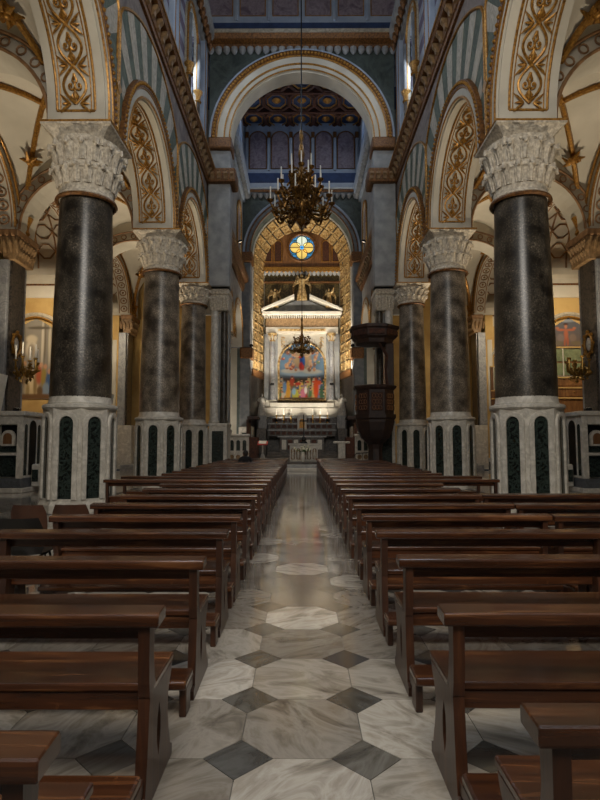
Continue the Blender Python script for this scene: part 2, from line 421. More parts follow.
# raised presbytery floor with two steps
pf = MB().box(-9.5, 9.5, 29.1, 41, -0.2, 0.3).obj('floor_presbytery', 'grey_marble', bevel=0.01); struct(pf)
MB().box(-4.0, 4.0, 28.75, 29.1, 0, 0.15).obj('step', 'white_marble', pf, bevel=0.012)
MB().box(-4.0, 4.0, 28.4, 28.75, -0.1, 0.075).obj('step', 'white_marble', pf, bevel=0.012)
MB().box(-2.0, 2.0, 29.9, 33.2, 0.3, 0.42).obj('step', 'dark_marble', pf, bevel=0.01)

# ---- nave arcade walls
ARCH = [9.375, 15.625, 21.875]; AR = 2.45
def scroll(mb, xc, yc, zs, r, t0, t1, loops, amp=0.2, rad=0.022):
    """gilded interlace laid on the underside of an arch"""
    P = lambda th, u, lift=0.03: (xc+u, yc-(r-lift)*math.cos(th), zs+(r-lift)*math.sin(th))
    N = loops*14; rad *= 1.35
    for sg in (-1, 1):
        mb.tube([P(t0+(t1-t0)*i/N, sg*amp*math.sin(PI*loops*i/N), 0.035+0.012*math.cos(PI*loops*i/N)*sg) for i in range(N+1)], rad, 5)
    Q = lambda th, a, u, lift=0.03: P(th + a/r, u, lift)
    for k in range(loops):
        tc = t0+(t1-t0)*(k+0.5)/loops; dt = (t1-t0)/loops; half = dt*r/2; z = amp/0.25
        for sg in (-1, 1):
            # paired volutes rising from a stalk inside each loop
            sp_ = [Q(tc, -half*.62 + .04*q, sg*.012*q) for q in range(3)] + [Q(tc, half*.02 + .115*z*(1-q/15)*math.sin(q*.62-1.2), sg*(.085*z - .1*z*(1-q/15)*math.cos(q*.62-1.2))) for q in range(12)]
            mb.tube(sp_, [rad*.9]*3+[rad*(1-.045*q) for q in range(12)], 5)
            mb.ball(Q(tc, half*.02, sg*.085*z), .028*z, 6, 4)
            # outer sprigs where the strands cross
            for a_, u_ in ((-.0, .30), (-.12, .25), (.12, .25), (-.2, .33), (.2, .33)):
                c0 = Q(tc, half, sg*.1*z); c1 = Q(tc, half + a_*.6*z, sg*(u_*.75)*z, .05); c2 = Q(tc, half + a_*z, sg*u_*z)
                mb.tube([c0, c1, c2], [.012*z, .03*z, .008*z], 5)
            mb.tube([Q(tc, half*.35, sg*.02), Q(tc, half*.6, sg*.06*z, .05), Q(tc, half*.78, sg*.03*z)], [.015*z, .035*z, .008*z], 5)
        mb.tube([Q(tc, half*.2, 0), Q(tc, half*.55, 0, .06), Q(tc, half*.85, 0)], [.02*z, .045*z, .01*z], 5)
        mb.ball(P(t0+(t1-t0)*k/loops, 0), .055*z, 6, 4)
def fan_out(th, R0):
    """reach of the striped fan: round above, cut upright halfway between two arches"""
    r = 4.42; c = abs(math.cos(th))
    return min(r, 3.06/c) if c > 1e-3 else r
for s, side in ((-1, 'left'), (1, 'right')):
    X = lambda a: s*a
    wall = arch_wall(MB(), 'y', 6.25, 26.4, s*NX0, s*NX1, [(c, AR) for c in ARCH], SPR, ABA, 14.1).obj('wall_'+side, 'purple_marble'); struct(wall)
    MB().box(min(s*NX0,s*NX1), max(s*NX0,s*NX1), -2.5, 6.25, 0, 14.1).obj('wall_entrance_pier_'+side, 'stone')['kind'] = 'structure'
    for bi, yc in enumerate(ARCH):
        # cream soffit and its gilded frame
        so = ring(MB(), 'y', s*(NX0-0.04), s*(NX1+0.04), yc, SPR, AR-0.05, AR+0.0, ABA).obj('soffit', 'cream', wall, smooth=True)
        xc = s*(NX0+NX1)/2
        g = MB(); ri = AR-0.06; a0, a1 = 0.06, PI-0.06
        for u in (-0.42, 0.42, -0.34, 0.34):
            g.tube([(xc+u, yc-ri*math.cos(a0+(a1-a0)*i/40), SPR+ri*math.sin(a0+(a1-a0)*i/40)) for i in range(41)], 0.03 if abs(u) > 0.4 else 0.014, 6)
        for a in (a0, a1):
            g.tube([(xc-0.42, yc-ri*math.cos(a), SPR+ri*math.sin(a)), (xc+0.42, yc-ri*math.cos(a), SPR+ri*math.sin(a))], 0.03, 6)
        g.obj('gilded_frame', 'gold', so, smooth=True)
        m = MB(); scroll(m, xc, yc, SPR, AR-0.05, 0.12, PI-0.12, 9, 0.25); m.obj('gilded_scroll', 'gold', so, smooth=True)
        # archivolt on the nave face
        ar = ring(MB(), 'y', s*(NX0-0.10), s*(NX0+0.05), yc, SPR, AR, AR+0.28, ABA).obj('archivolt', 'cream', wall, smooth=True)
        e = MB(); arc_tube(e, 'y', s*(NX0-0.10), yc, SPR, AR+0.03, 0.035, ABA); arc_tube(e, 'y', s*(NX0-0.10), yc, SPR, AR+0.26, 0.03, ABA); e.obj('gold_bead', 'gold', ar, smooth=True)
        ob = ring(MB(), 'y', s*(NX0-0.14), s*(NX0+0.05), yc, SPR, AR+0.28, AR+0.44, ABA).obj('outer_moulding', 'gold_brown', ar, smooth=True)
        k = MB()
        for i in range(61):
            a = PI*i/60; k.ball((s*(NX0-0.145), yc-(AR+0.36)*math.cos(a), SPR+(AR+0.36)*math.sin(a)), 0.05, 6, 4)
        k.obj('beading', 'gold', ar)
        # striped fan: each voussoir its own slab
        nv = 23
        for v in range(nv):
            A, B = PI*v/nv, PI*(v+1)/nv; pts = []
            sub = 3
            for q in range(sub+1): th = A+(B-A)*q/sub; pts.append((yc-(AR+0.45)*math.cos(th), SPR+(AR+0.45)*math.sin(th)))
            ou = []
            for q in range(sub+1): th = A+(B-A)*q/sub; R_ = max(fan_out(th, 0), AR+0.46); ou.append((yc-R_*math.cos(th), SPR+R_*math.sin(th)))
            MB().prism(pts+ou[::-1], lambda p: (s*(NX0-0.03 - 0.008*(v % 2)), p[0], p[1]), lambda p: (s*(NX0+0.05), p[0], p[1])).obj('voussoir', 'stripe_green' if v % 2 == 0 else 'stripe_white', wall)
        f = MB(); f.tube([(s*(NX0-0.05), yc-fan_out(PI*i/48,0)*math.cos(PI*i/48), SPR+fan_out(PI*i/48,0)*math.sin(PI*i/48)) for i in range(49)], 0.04, 6); f.obj('fan_border', 'gold', wall, smooth=True)
    for yc in CY[:2]:       # small green framed panel above each capital, between two fans
        p = MB().box(min(s*(NX0-.06),s*NX0), max(s*(NX0-.06),s*NX0), yc-0.3, yc+0.3, 9.2, 10.5).obj('spandrel_panel', 'stripe_green', wall, bevel=0.02)
        MB().lathe([(0.17,-0.04),(0.17,0.04)], 4).obj('lozenge', 'gold', p)
        p.children[0].rotation_euler = (0, PI/2, 0); p.children[0].location = (s*(NX0-.06), yc, 9.85)
    # string course on brackets
    prof = [(s*NX0,13.42),(s*(NX0-.08),13.42),(s*(NX0-.1),13.52),(s*(NX0-.14),13.55),(s*(NX0-.15),13.88),(s*(NX0-.32),13.93),(s*(NX0-.38),14.04),(s*(NX0-.38),14.1),(s*NX0,14.1)]
    cr = extr(MB(), 'y', prof, 6.25, 26.0).obj('string_course', 'gold_brown', wall)
    extr(MB(), 'y', [(s*(NX0-.38),14.04),(s*(NX0-.41),14.04),(s*(NX0-.41),14.13),(s*(NX0-.38),14.13)], 6.25, 26.0).obj('gilt_edge', 'gold', cr)
    bm_ = MB().prism([(0,0.32),(0.18,0.32),(0.18,0.23),(0.1,0.15),(0.07,0.04),(0,0)], lambda p: (-s*p[0],-0.08,p[1]), lambda p: (-s*p[0],0.08,p[1])).mesh('bracket')
    y = 6.6
    while y < 25.8: mobj('bracket', bm_, 'bracket', cr, (s*(NX0-.14), y, 13.57)); y += 0.52
    # clerestory
    cl = arch_wall(MB(), 'y', 0, 26.0, s*(NX0+.25), s*(NX0+.85), [(c, 0.78) for c in (3.125,)+tuple(ARCH)], 18.6, 14.1, 26.0).obj('wall_clerestory_'+side, 'striped_courses'); struct(cl)
    for yc in ARCH:
        fr = ring(MB(), 'y', s*(NX0+.12), s*(NX0+.3), yc, 18.6, 0.78, 1.0, 14.1).obj('window_frame', 'stripe_white', cl, smooth=True)
        e = MB(); arc_tube(e, 'y', s*(NX0+.12), yc, 18.6, 0.98, 0.05, 14.1); arc_tube(e, 'y', s*(NX0+.12), yc, 18.6, 0.8, 0.03, 14.1); e.obj('gold_bead', 'gold', fr, smooth=True)
        for q in (-1, 1):
            MB().lathe([(.13,0),(.17,.05),(.12,.1),(.14,.3),(.22,.45),(.22,.5)], 10, (s*(NX0+.08), yc+q*0.9, 16.0)).obj('capital', 'gold', fr, smooth=True)
            MB().lathe([(.11,0),(.11,1.9)], 10, (s*(NX0+.08), yc+q*0.9, 14.1)).obj('colonnette', 'dark_marble', fr, smooth=True)
            MB().lathe([(.11,0),(.11,2.1)], 10, (s*(NX0+.08), yc+q*0.9, 16.5)).obj('colonnette', 'dim_stone', fr, smooth=True)
    for yc in CY[:2]+[24.6]:
        MB().box(min(s*(NX0+.05),s*(NX0+.3)), max(s*(NX0+.05),s*(NX0+.3)), yc-0.42, yc+0.42, 14.1, 20.1).obj('pilaster', 'pale_blue_daylit', cl, bevel=0.03)
        for q in (-.3, .3): MB().tube([(s*(NX0+.05), yc+q, 14.3), (s*(NX0+.05), yc+q, 19.9)], 0.025, 5).obj('gilt_line', 'gold', cl)
    prof = [(s*(NX0+.3),19.9),(s*(NX0+.1),19.9),(s*(NX0+.05),20.15),(s*(NX0-.3),20.3),(s*(NX0-.35),20.6),(s*(NX0+.3),20.6)]
    uc = extr(MB(), 'y', prof, 6.25, 25.0).obj('upper_cornice', 'stone', cl)
    sm = MB().lathe([(.02,-.28),(.1,-.12),(.15,0),(.13,.12),(.13,.2)], 8).mesh('pendant')
    y = 12.2
    while y < 25: mobj('pendant', sm, 'gold_brown', uc, (s*(NX0-.1), y, 20.05)); y += 0.5
    for i, yc in enumerate((3.125,)+tuple(ARCH)):       # glass of the clerestory windows
        ring_m = MB(); pts = arc_pts(yc, 18.6, 0.78, 14.1, 20)
        ring_m.prism(pts, lambda p: (s*(NX0+.70), p[0], p[1]), lambda p: (s*(NX0+.74), p[0], p[1])).obj('window_pane', 'pane_day', cl)
# ---- nave ceiling
ce = MB().box(-5.3, 5.3, -3, 26.2, 26.0, 26.3).obj('ceiling', 'dark_wood'); struct(ce)
for yy in range(0, 26, 2): MB().box(-5.2, 5.2, yy, yy+0.35, 25.7, 26.0).obj('beam', 'carved_wood', ce)
# ---- entrance wall behind the camera, with an added window opening
ew = arch_wall(MB(), 'x', -10.3, 10.3, -2.5, -3.0, [(0, 2.6)], 10.0, 6.2, 26.0).obj('wall_entrance', 'cream'); struct(ew)
MB().box(-10.3, 10.3, -3.0, -2.5, 0, 6.2).obj('lower_wall', 'cream', ew)

# ---- great arch at the end of the nave
G = 25.0; GR = 3.35; GZ = 15.6
we = arch_wall(MB(), 'x', -4.35, 4.35, G, G+0.75, [(0, GR)], GZ, 8.6, 20.1, 40).obj('wall_great_arch', 'spandrel_marble'); struct(we)
a1 = ring(MB(), 'x', G-0.16, G+0.1, 0, GZ, GR, GR+0.28, None, 40).obj('inner_archivolt', 'cream', we, smooth=True)
a2 = ring(MB(), 'x', G-0.24, G+0.1, 0, GZ, GR+0.28, GR+0.62, None, 40).obj('middle_archivolt', 'cream', we, smooth=True)
a3 = ring(MB(), 'x', G-0.34, G+0.1, 0, GZ, GR+0.62, GR+0.86, None, 40).obj('outer_archivolt', 'gold_brown', we, smooth=True)
k = MB()
for i in range(81):
    a = PI*i/80; k.ball((-(GR+0.74)*math.cos(a), G-0.35, GZ+(GR+0.74)*math.sin(a)), 0.075, 6, 4)
k.obj('beading', 'gold', a3)
a4 = ring(MB(), 'x', G-0.3, G+0.1, 0, GZ, GR+0.86, GR+0.96, None, 40).obj('rim', 'pale_blue_daylit', we, smooth=True)
e = MB()
for r_, q in ((GR+0.02, .035), (GR+0.28, .05), (GR+0.62, .05)): arc_tube(e, 'x', G-0.2 if r_ < GR+.3 else G-0.28, 0, GZ, r_, q, None, 40)
e.obj('gold_bead', 'gold', we, smooth=True)
so = ring(MB(), 'x', G-0.05, G+0.8, 0, GZ, GR-0.05, GR, None, 40).obj('soffit', 'cream', we, smooth=True)
for s in (-1, 1):
    q0, q1 = sorted((s*3.25, s*4.35)); MB().box(q0, q1, G-0.35, G+0.85, GZ-0.55, GZ).obj('impost', 'gold_brown', we, bevel=0.08, seg=2)
    q0, q1 = sorted((s*3.32, s*4.35)); MB().box(q0, q1, G-0.12, G+0.8, 8.6, GZ-0.55).obj('pier', 'stone', we, bevel=0.04)
    q0, q1 = sorted((s*3.05, s*4.35)); cb = MB().box(q0, q1, G-0.4, G+0.85, 13.42, 14.1).obj('string_course', 'gold_brown', we, bevel=0.1, seg=2)
    for j in range(4):
        x_ = s*(3.2+j*0.3); mobj('bracket', bm_, 'bracket', cb, (x_, G-0.38, 13.5)).rotation_euler = (0, 0, PI/2)
# upper zone of the end wall
up = MB().box(-4.65, 4.65, G, G+1.2, 20.1, 26.0).obj('wall_end_upper', 'pale_blue_daylit'); struct(up)
prof = [(G,20.02),(G-.15,20.02),(G-.2,20.2),(G-.45,20.3),(G-.55,20.5),(G-.55,20.62),(G,20.62)]
c_ = extr(MB(), 'x', prof, -4.6, 4.6).obj('cornice', 'gold_brown', up); extr(MB(), 'x', [(G-.55,20.5),(G-.6,20.5),(G-.6,20.66),(G-.55,20.66)], -4.6, 4.6).obj('gilt_edge', 'stripe_white', c_)
sm = MB().lathe([(.02,-.22),(.12,-.12),(.17,0),(.17,.1)], 8).mesh('pendant')
for i in range(24): mobj('pendant', sm, 'stone', c_, (-4.3+i*8.6/23, G-0.12, 19.95))
MB().box(-4.5, 4.5, G-0.03, G+0.05, 20.75, 21.4).obj('navy_band', 'navy', up)
for i in range(6):
    x_ = (i-2.5)*1.56; m = MB(); pts = arc_pts(x_, 23.6, 0.6, 21.75, 16)
    m.prism(pts, lambda p: (p[0], G-0.015, p[1]), lambda p: (p[0], G+0.05, p[1])); pn = m.obj('blind_panel', 'mauve_panel', up)
    e = MB(); e.tube([(p[0], G-0.02, p[1]) for p in pts], 0.035, 5, closed=True); e.obj('panel_frame', 'soffit_line', pn)
for i in range(7):
    x_ = (i-3)*1.56; MB().box(x_-0.07, x_+0.07, G-0.08, G+0.02, 21.5, 25.8).obj('strip', 'pale_blue_daylit', up, bevel=0.02)

# ---- presbytery bay
PX0, PX1, P0, P1 = 4.0, 4.9, 26.78, 36.5; PA = [28.95, 33.95]; PR = 2.0; PZ = 8.0
for s, side in ((-1, 'left'), (1, 'right')):
    pw = arch_wall(MB(), 'y', P0, P1, s*PX0, s*PX1, [(c, PR) for c in PA], PZ, 7.72, 18.2).obj('wall_presbytery_'+side, 'stone'); struct(pw)
    for yc in PA:
        so = ring(MB(), 'y', s*(PX0-.03), s*(PX1+.03), yc, PZ, PR-.05, PR, 7.72).obj('soffit', 'cream', pw, smooth=True)
        ar = ring(MB(), 'y', s*(PX0-.08), s*(PX0+.05), yc, PZ, PR, PR+.34, 7.72).obj('archivolt', 'cream', pw, smooth=True)
        e = MB(); arc_tube(e, 'y', s*(PX0-.08), yc, PZ, PR+.03, .03, 7.72); arc_tube(e, 'y', s*(PX0-.08), yc, PZ, PR+.36, .05, 7.72); e.obj('gold_bead', 'gold', ar, smooth=True)
        m = MB(); scroll(m, s*(PX0+PX1)/2, yc, PZ, PR-.05, .2, PI-.2, 11, .16, .02); m.obj('gilded_scroll', 'gold', so, smooth=True)
    prof = [(s*PX0,11.5),(s*(PX0-.1),11.5),(s*(PX0-.16),11.7),(s*(PX0-.2),12.05),(s*(PX0-.42),12.15),(s*(PX0-.45),12.4),(s*PX0,12.4)]
    cr = extr(MB(), 'y', prof, P0, P1).obj('string_course', 'gold_brown', pw)
    y = P0+0.3
    while y < P1: mobj('bracket', bm_, 'bracket', cr, (s*(PX0-.18), y, 11.65)); y += 0.55
    for yc in PA:
        fr = ring(MB(), 'y', s*(PX0-.06), s*(PX0+.05), yc, 15.6, .75, 1.0, 12.5).obj('niche_frame', 'stripe_white', pw, smooth=True)
        e = MB(); arc_tube(e, 'y', s*(PX0-.07), yc, 15.6, 1.0, .06, 12.5); e.obj('gold_bead', 'gold', fr, smooth=True)
        MB().prism(arc_pts(yc, 15.6, .75, 12.5, 16), lambda p: (s*(PX0-.02), p[0], p[1]), lambda p: (s*(PX0+.04), p[0], p[1])).obj('niche_panel', 'mauve_panel', fr)
    prof = [(s*PX0,17.7),(s*(PX0-.15),17.7),(s*(PX0-.2),18.0),(s*(PX0-.5),18.2),(s*(PX0-.55),18.6),(s*PX0,18.6)]
    uc = extr(MB(), 'y', prof, P0, P1).obj('upper_cornice', 'pale_blue_daylit', pw)
    y = P0+.2
    while y < P1: mobj('pendant', sm, 'gold_brown', uc, (s*(PX0-.28), y, 18.0)); y += 0.42
    uw = arch_wall(MB(), 'y', P0, P1, s*PX0, s*PX1, [(c, .7) for c in (28.0, 31.45, 34.9)], 21.9, 19.4, 23.3).obj('wall_presbytery_upper_'+side, 'pale_blue_daylit'); struct(uw)
    MB().box(min(s*PX0,s*PX1), max(s*PX0,s*PX1), P0, P1, 18.2, 19.4).obj('navy_band', 'navy', uw)
    for c in (28.0, 31.45, 34.9):
        MB().prism(arc_pts(c, 21.9, .7, 19.4, 16), lambda p: (s*(PX0+.55), p[0], p[1]), lambda p: (s*(PX0+.6), p[0], p[1])).obj('window_pane', 'pane_day', uw)
# coffered ceiling of the presbytery
pc = MB().box(-5, 5, P0-0.0, P1+0.2, 23.3, 23.6).obj('ceiling_presbytery', 'navy'); struct(pc)
for i in range(5):
    for j in range(5):
        cx, cy = (i-2)*1.62, P0+1.0+j*2.02; m = MB()
        def octo(r): return [(cx+r*math.cos(PI/8+PI/4*q), cy+r*1.2*math.sin(PI/8+PI/4*q), 23.16) for q in range(8)]
        m.tube(octo(0.86), 0.13, 6, closed=True); cf = m.obj('coffer', 'carved_wood', pc)
        MB().tube(octo(0.62), 0.05, 5, closed=True).obj('gilt_line', 'gold', cf)
        MB().lathe([(0.02,-.3),(.16,-.22),(.3,-.1),(.18,0)], 8, (cx, cy, 23.3)).obj('rosette', 'gold', cf, smooth=True)
for j in range(6): MB().box(-4.2, 4.2, P0-.1+j*2.02, P0+.1+j*2.02, 23.0, 23.3).obj('beam', 'carved_wood', pc)

# ---- second arch before the sanctuary
S2 = 36.5; SR = 3.45; SZ = 14.2
w2 = arch_wall(MB(), 'x', -4.3, 4.3, S2, S2+0.9, [(0, SR)], SZ, 0.3, 18.2, 40).obj('wall_sanctuary_arch', 'spandrel_marble'); struct(w2)
MB().box(-4.3, 4.3, S2, S2+.9, 18.2, 23.4).obj('upper_wall', 'pale_blue_daylit', w2)
a1 = ring(MB(), 'x', S2-.2, S2+.05, 0, SZ, SR, SR+.38, None, 40).obj('inner_archivolt', 'dim_stone', w2, smooth=True)
a2 = ring(MB(), 'x', S2-.26, S2+.05, 0, SZ, SR+.38, SR+.5, None, 40).obj('rim', 'pale_blue_daylit', w2, smooth=True)
e = MB(); arc_tube(e, 'x', S2-.2, 0, SZ, SR+.03, .05, None, 40); arc_tube(e, 'x', S2-.22, 0, SZ, SR+.3, .04, None, 40); e.obj('gold_bead', 'gold_brown', w2, smooth=True)
for s in (-1, 1):
    q0, q1 = sorted((s*3.3, s*4.1)); MB().box(q0, q1, S2-.35, S2+.9, SZ-.7, SZ).obj('impost', 'gold_brown', w2, bevel=.08, seg=2)
    q0, q1 = sorted((s*3.42, s*4.1)); MB().box(q0, q1, S2-.15, S2+.9, 2.5, SZ-.7).obj('pilaster', 'dim_stone', w2, bevel=.04)
    q0, q1 = sorted((s*3.25, s*4.1)); MB().box(q0, q1, S2-.35, S2+.9, 7.0, 7.75).obj('capital', 'gold_brown', w2, bevel=.1, seg=2)
    q0, q1 = sorted((s*3.2, s*4.1)); b = MB().box(q0, q1, S2-.55, S2+.9, .3, 2.5).obj('pedestal', 'white_marble', w2, bevel=.04)
    MB().box(min(s*3.4,s*3.9), max(s*3.4,s*3.9), S2-.57, S2-.5, .8, 2.1).obj('inset', 'green_marble', b)
prof = [(S2,18.2),(S2-.15,18.2),(S2-.2,18.4),(S2-.5,18.5),(S2-.55,18.8),(S2,18.8)]
c_ = extr(MB(), 'x', prof, -4.1, 4.1).obj('cornice', 'pale_blue_daylit', w2); extr(MB(), 'x', [(S2-.3,18.28),(S2-.4,18.28),(S2-.4,18.42),(S2-.3,18.42)], -4.1, 4.1).obj('gilt_line', 'gold_brown', c_)
for i in range(21): mobj('pendant', sm, 'dim_stone', c_, (-4+i*.4, S2-.15, 18.1))
MB().box(-4.0, 4.0, S2-.03, S2+.02, 18.95, 19.75).obj('navy_band', 'navy', w2)
for i in range(5):
    x_ = (i-2)*1.5; pts = arc_pts(x_, 22.1, .58, 20.05, 16)
    pn = MB().prism(pts, lambda p: (p[0], S2-.03, p[1]), lambda p: (p[0], S2+.02, p[1])).obj('blind_panel', 'mauve_panel', w2)
    MB().tube([(p[0], S2-.04, p[1]) for p in pts], .05, 5, closed=True).obj('panel_frame', 'gold_brown', pn)
for i in range(6):
    x_ = (i-2.5)*1.5; st = MB().box(x_-.07, x_+.07, S2-.12, S2+.02, 19.9, 22.9).obj('strip', 'pale_blue_daylit', w2, bevel=.02)
    MB().box(x_-.12, x_+.12, S2-.2, S2+.02, 22.2, 22.6).obj('corbel', 'gold_brown', st, bevel=.03)

# ---- sanctuary: flared gilded jambs and vault, back wall
B0, B1 = 37.4, 40.0; RB0, RB1 = 3.45, 2.85
def flare(u): return B0+(B1-B0)*u, RB0+(RB1-RB0)*u
def shell_pt(th, u):          # th: 0 left foot .. 1 right foot measured along jamb + arc
    y, r = flare(u); H = SZ-0.3; L = 2*H+PI*r; d = th*L
    if d < H: return (-r, y, 0.3+d)
    if d > H+PI*r: return (r, y, 0.3+(L-d))
    a = (d-H)/r; return (-r*math.cos(a), y, SZ+r*math.sin(a))
sh = MB(); N = 72
def srow(u): return [shell_pt(i/N, u) for i in range(N+1)]
A, Bq = srow(0), srow(1)
off = lambda p: (p[0]*1.08, p[1], p[2] + (0.25 if p[2] > SZ else 0))
for i in range(N):
    sh.add([A[i], A[i+1], Bq[i+1], Bq[i]], [(0,1,2,3)]); sh.add([off(A[i]), off(A[i+1]), off(Bq[i+1]), off(Bq[i])], [(0,1,2,3)])
vs_ = sh.obj('wall_sanctuary_sides', 'dark_marble', smooth=True); struct(vs_)
def cof_pt(s, h, u, lift):    # on jamb/vault, h = running length from the floor
    y, r = flare(u); H = SZ
    if h < H: p = Vector((s*(r-lift), y-lift*.2, h))
    else:
        a = (h-H)/r; p = Vector((s*(r-lift)*math.cos(a), y-lift*.2, H+(r-lift)*math.sin(a)))
    return p
for s in (-1, 1):
    h = 6.5
    while h < SZ+PI/2*RB1-0.2:
        for (u0, u1) in ((0.06, 0.46), (0.54, 0.94)):
            m = MB(); q = [cof_pt(s,h+.06,u0,.02), cof_pt(s,h+.06,u1,.02), cof_pt(s,h+.62,u1,.02), cof_pt(s,h+.62,u0,.02)]
            q2 = [cof_pt(s,h+.06,u0,.12), cof_pt(s,h+.06,u1,.12), cof_pt(s,h+.62,u1,.12), cof_pt(s,h+.62,u0,.12)]
            ins = lambda Q, f: [sum(Q, Vector())/4*f + p*(1-f) for p in Q]
            q3 = ins(q2, .3); q4 = ins(q, .35)
            V = q+q2+q3+q4; F = []
            for a in range(4):
                b = (a+1) % 4; F += [(a,b,4+b,4+a), (4+a,4+b,8+b,8+a), (8+a,8+b,12+b,12+a)]
            F.append((12,13,14,15)); m.add(V, F); m.obj('gilded_coffer', 'gold_bright', vs_)
        h += 0.68
    for u in (0.0, 0.5, 1.0):
        m = MB(); m.tube([cof_pt(s, 6.4+i*(SZ+PI/2*RB1-6.4)/40, u, .06) for i in range(41)], .06, 6); m.obj('gilded_rib', 'cream' if u != .5 else 'gold_bright', vs_, smooth=True)
    q0, q1 = sorted((s*2.7, s*3.5)); MB().prism([(s*3.46,37.35),(s*3.3,37.3),(s*2.68,40),(s*2.86,40)], lambda p: (p[0],p[1],6.0), lambda p: (p[0],p[1],6.45)).obj('ledge', 'gold_brown', vs_)
wb = MB().box(-3.5, 3.5, B1, B1+.5, 0.2, 18.5).obj('wall_back', 'mosaic'); struct(wb)
Y = B1
MB().box(-2.85, 2.85, Y-.12, Y, 14.3, 17.2).obj('wood_panelling', 'panel_wood', wb)
for s in (-1, 1):
    for dx in (1.75, 2.5):
        pts = arc_pts(s*dx, 16.0, .28, 14.7, 12); pn = MB().prism(pts, lambda p: (p[0], Y-.18, p[1]), lambda p: (p[0], Y-.1, p[1])).obj('arched_panel', 'carved_wood', wb)
        MB().tube([(p[0], Y-.18, p[1]) for p in pts], .04, 5, closed=True).obj('panel_frame', 'gold', pn)
MB().box(-2.85, 2.85, Y-.3, Y, 13.85, 14.3).obj('gilded_cornice', 'gold', wb, bevel=.05)
MB().box(-2.85, 2.85, Y-.26, Y, 13.1, 13.22).obj('gilded_fillet', 'gold_brown', wb, bevel=.02)
for i in range(19): mobj('pendant', sm, 'gold', wb, (-2.7+i*.3, Y-.15, 13.85))
# quatrefoil rose window
wr = thing('window_1', None, None, (0, Y-.12, 15.75)); wr['kind'] = 'structure'
MB().tube([(1.02*math.cos(2*PI*i/40), -.05, 1.02*math.sin(2*PI*i/40)) for i in range(40)], .12, 8, closed=True).obj('window_frame', 'gold_brown', wr, smooth=True)
disc = lambda cx, cz, r, n=24: [(cx+r*math.cos(2*PI*i/n), cz+r*math.sin(2*PI*i/n)) for i in range(n)]
MB().prism(disc(0,0,1.0), lambda p: (p[0],.0,p[1]), lambda p: (p[0],.06,p[1])).obj('pane', 'pane_blue', wr)
for cx, cz, c in ((.47,0,'y'),(-.47,0,'y'),(0,.47,'w'),(0,-.47,'y')):
    pn = MB().prism(disc(cx,cz,.40), lambda p: (p[0],-.03,p[1]), lambda p: (p[0],.0,p[1])).obj('lobe_pane', 'pane_yellow' if c == 'y' else 'pane_white', wr)
    MB().tube([(p[0],-.03,p[1]) for p in disc(cx,cz,.40)], .028, 5, closed=True).obj('lead', 'iron', pn)
MB().prism(disc(0,0,.14,12), lambda p: (p[0],-.06,p[1]), lambda p: (p[0],-.03,p[1])).obj('centre_pane', 'pane_blue', wr)
for a in (0, PI/2):
    c, q = math.cos(a), math.sin(a); MB().tube([(-c,-.05,-q),(c,-.05,q)], .025, 5).obj('bar', 'iron', wr)

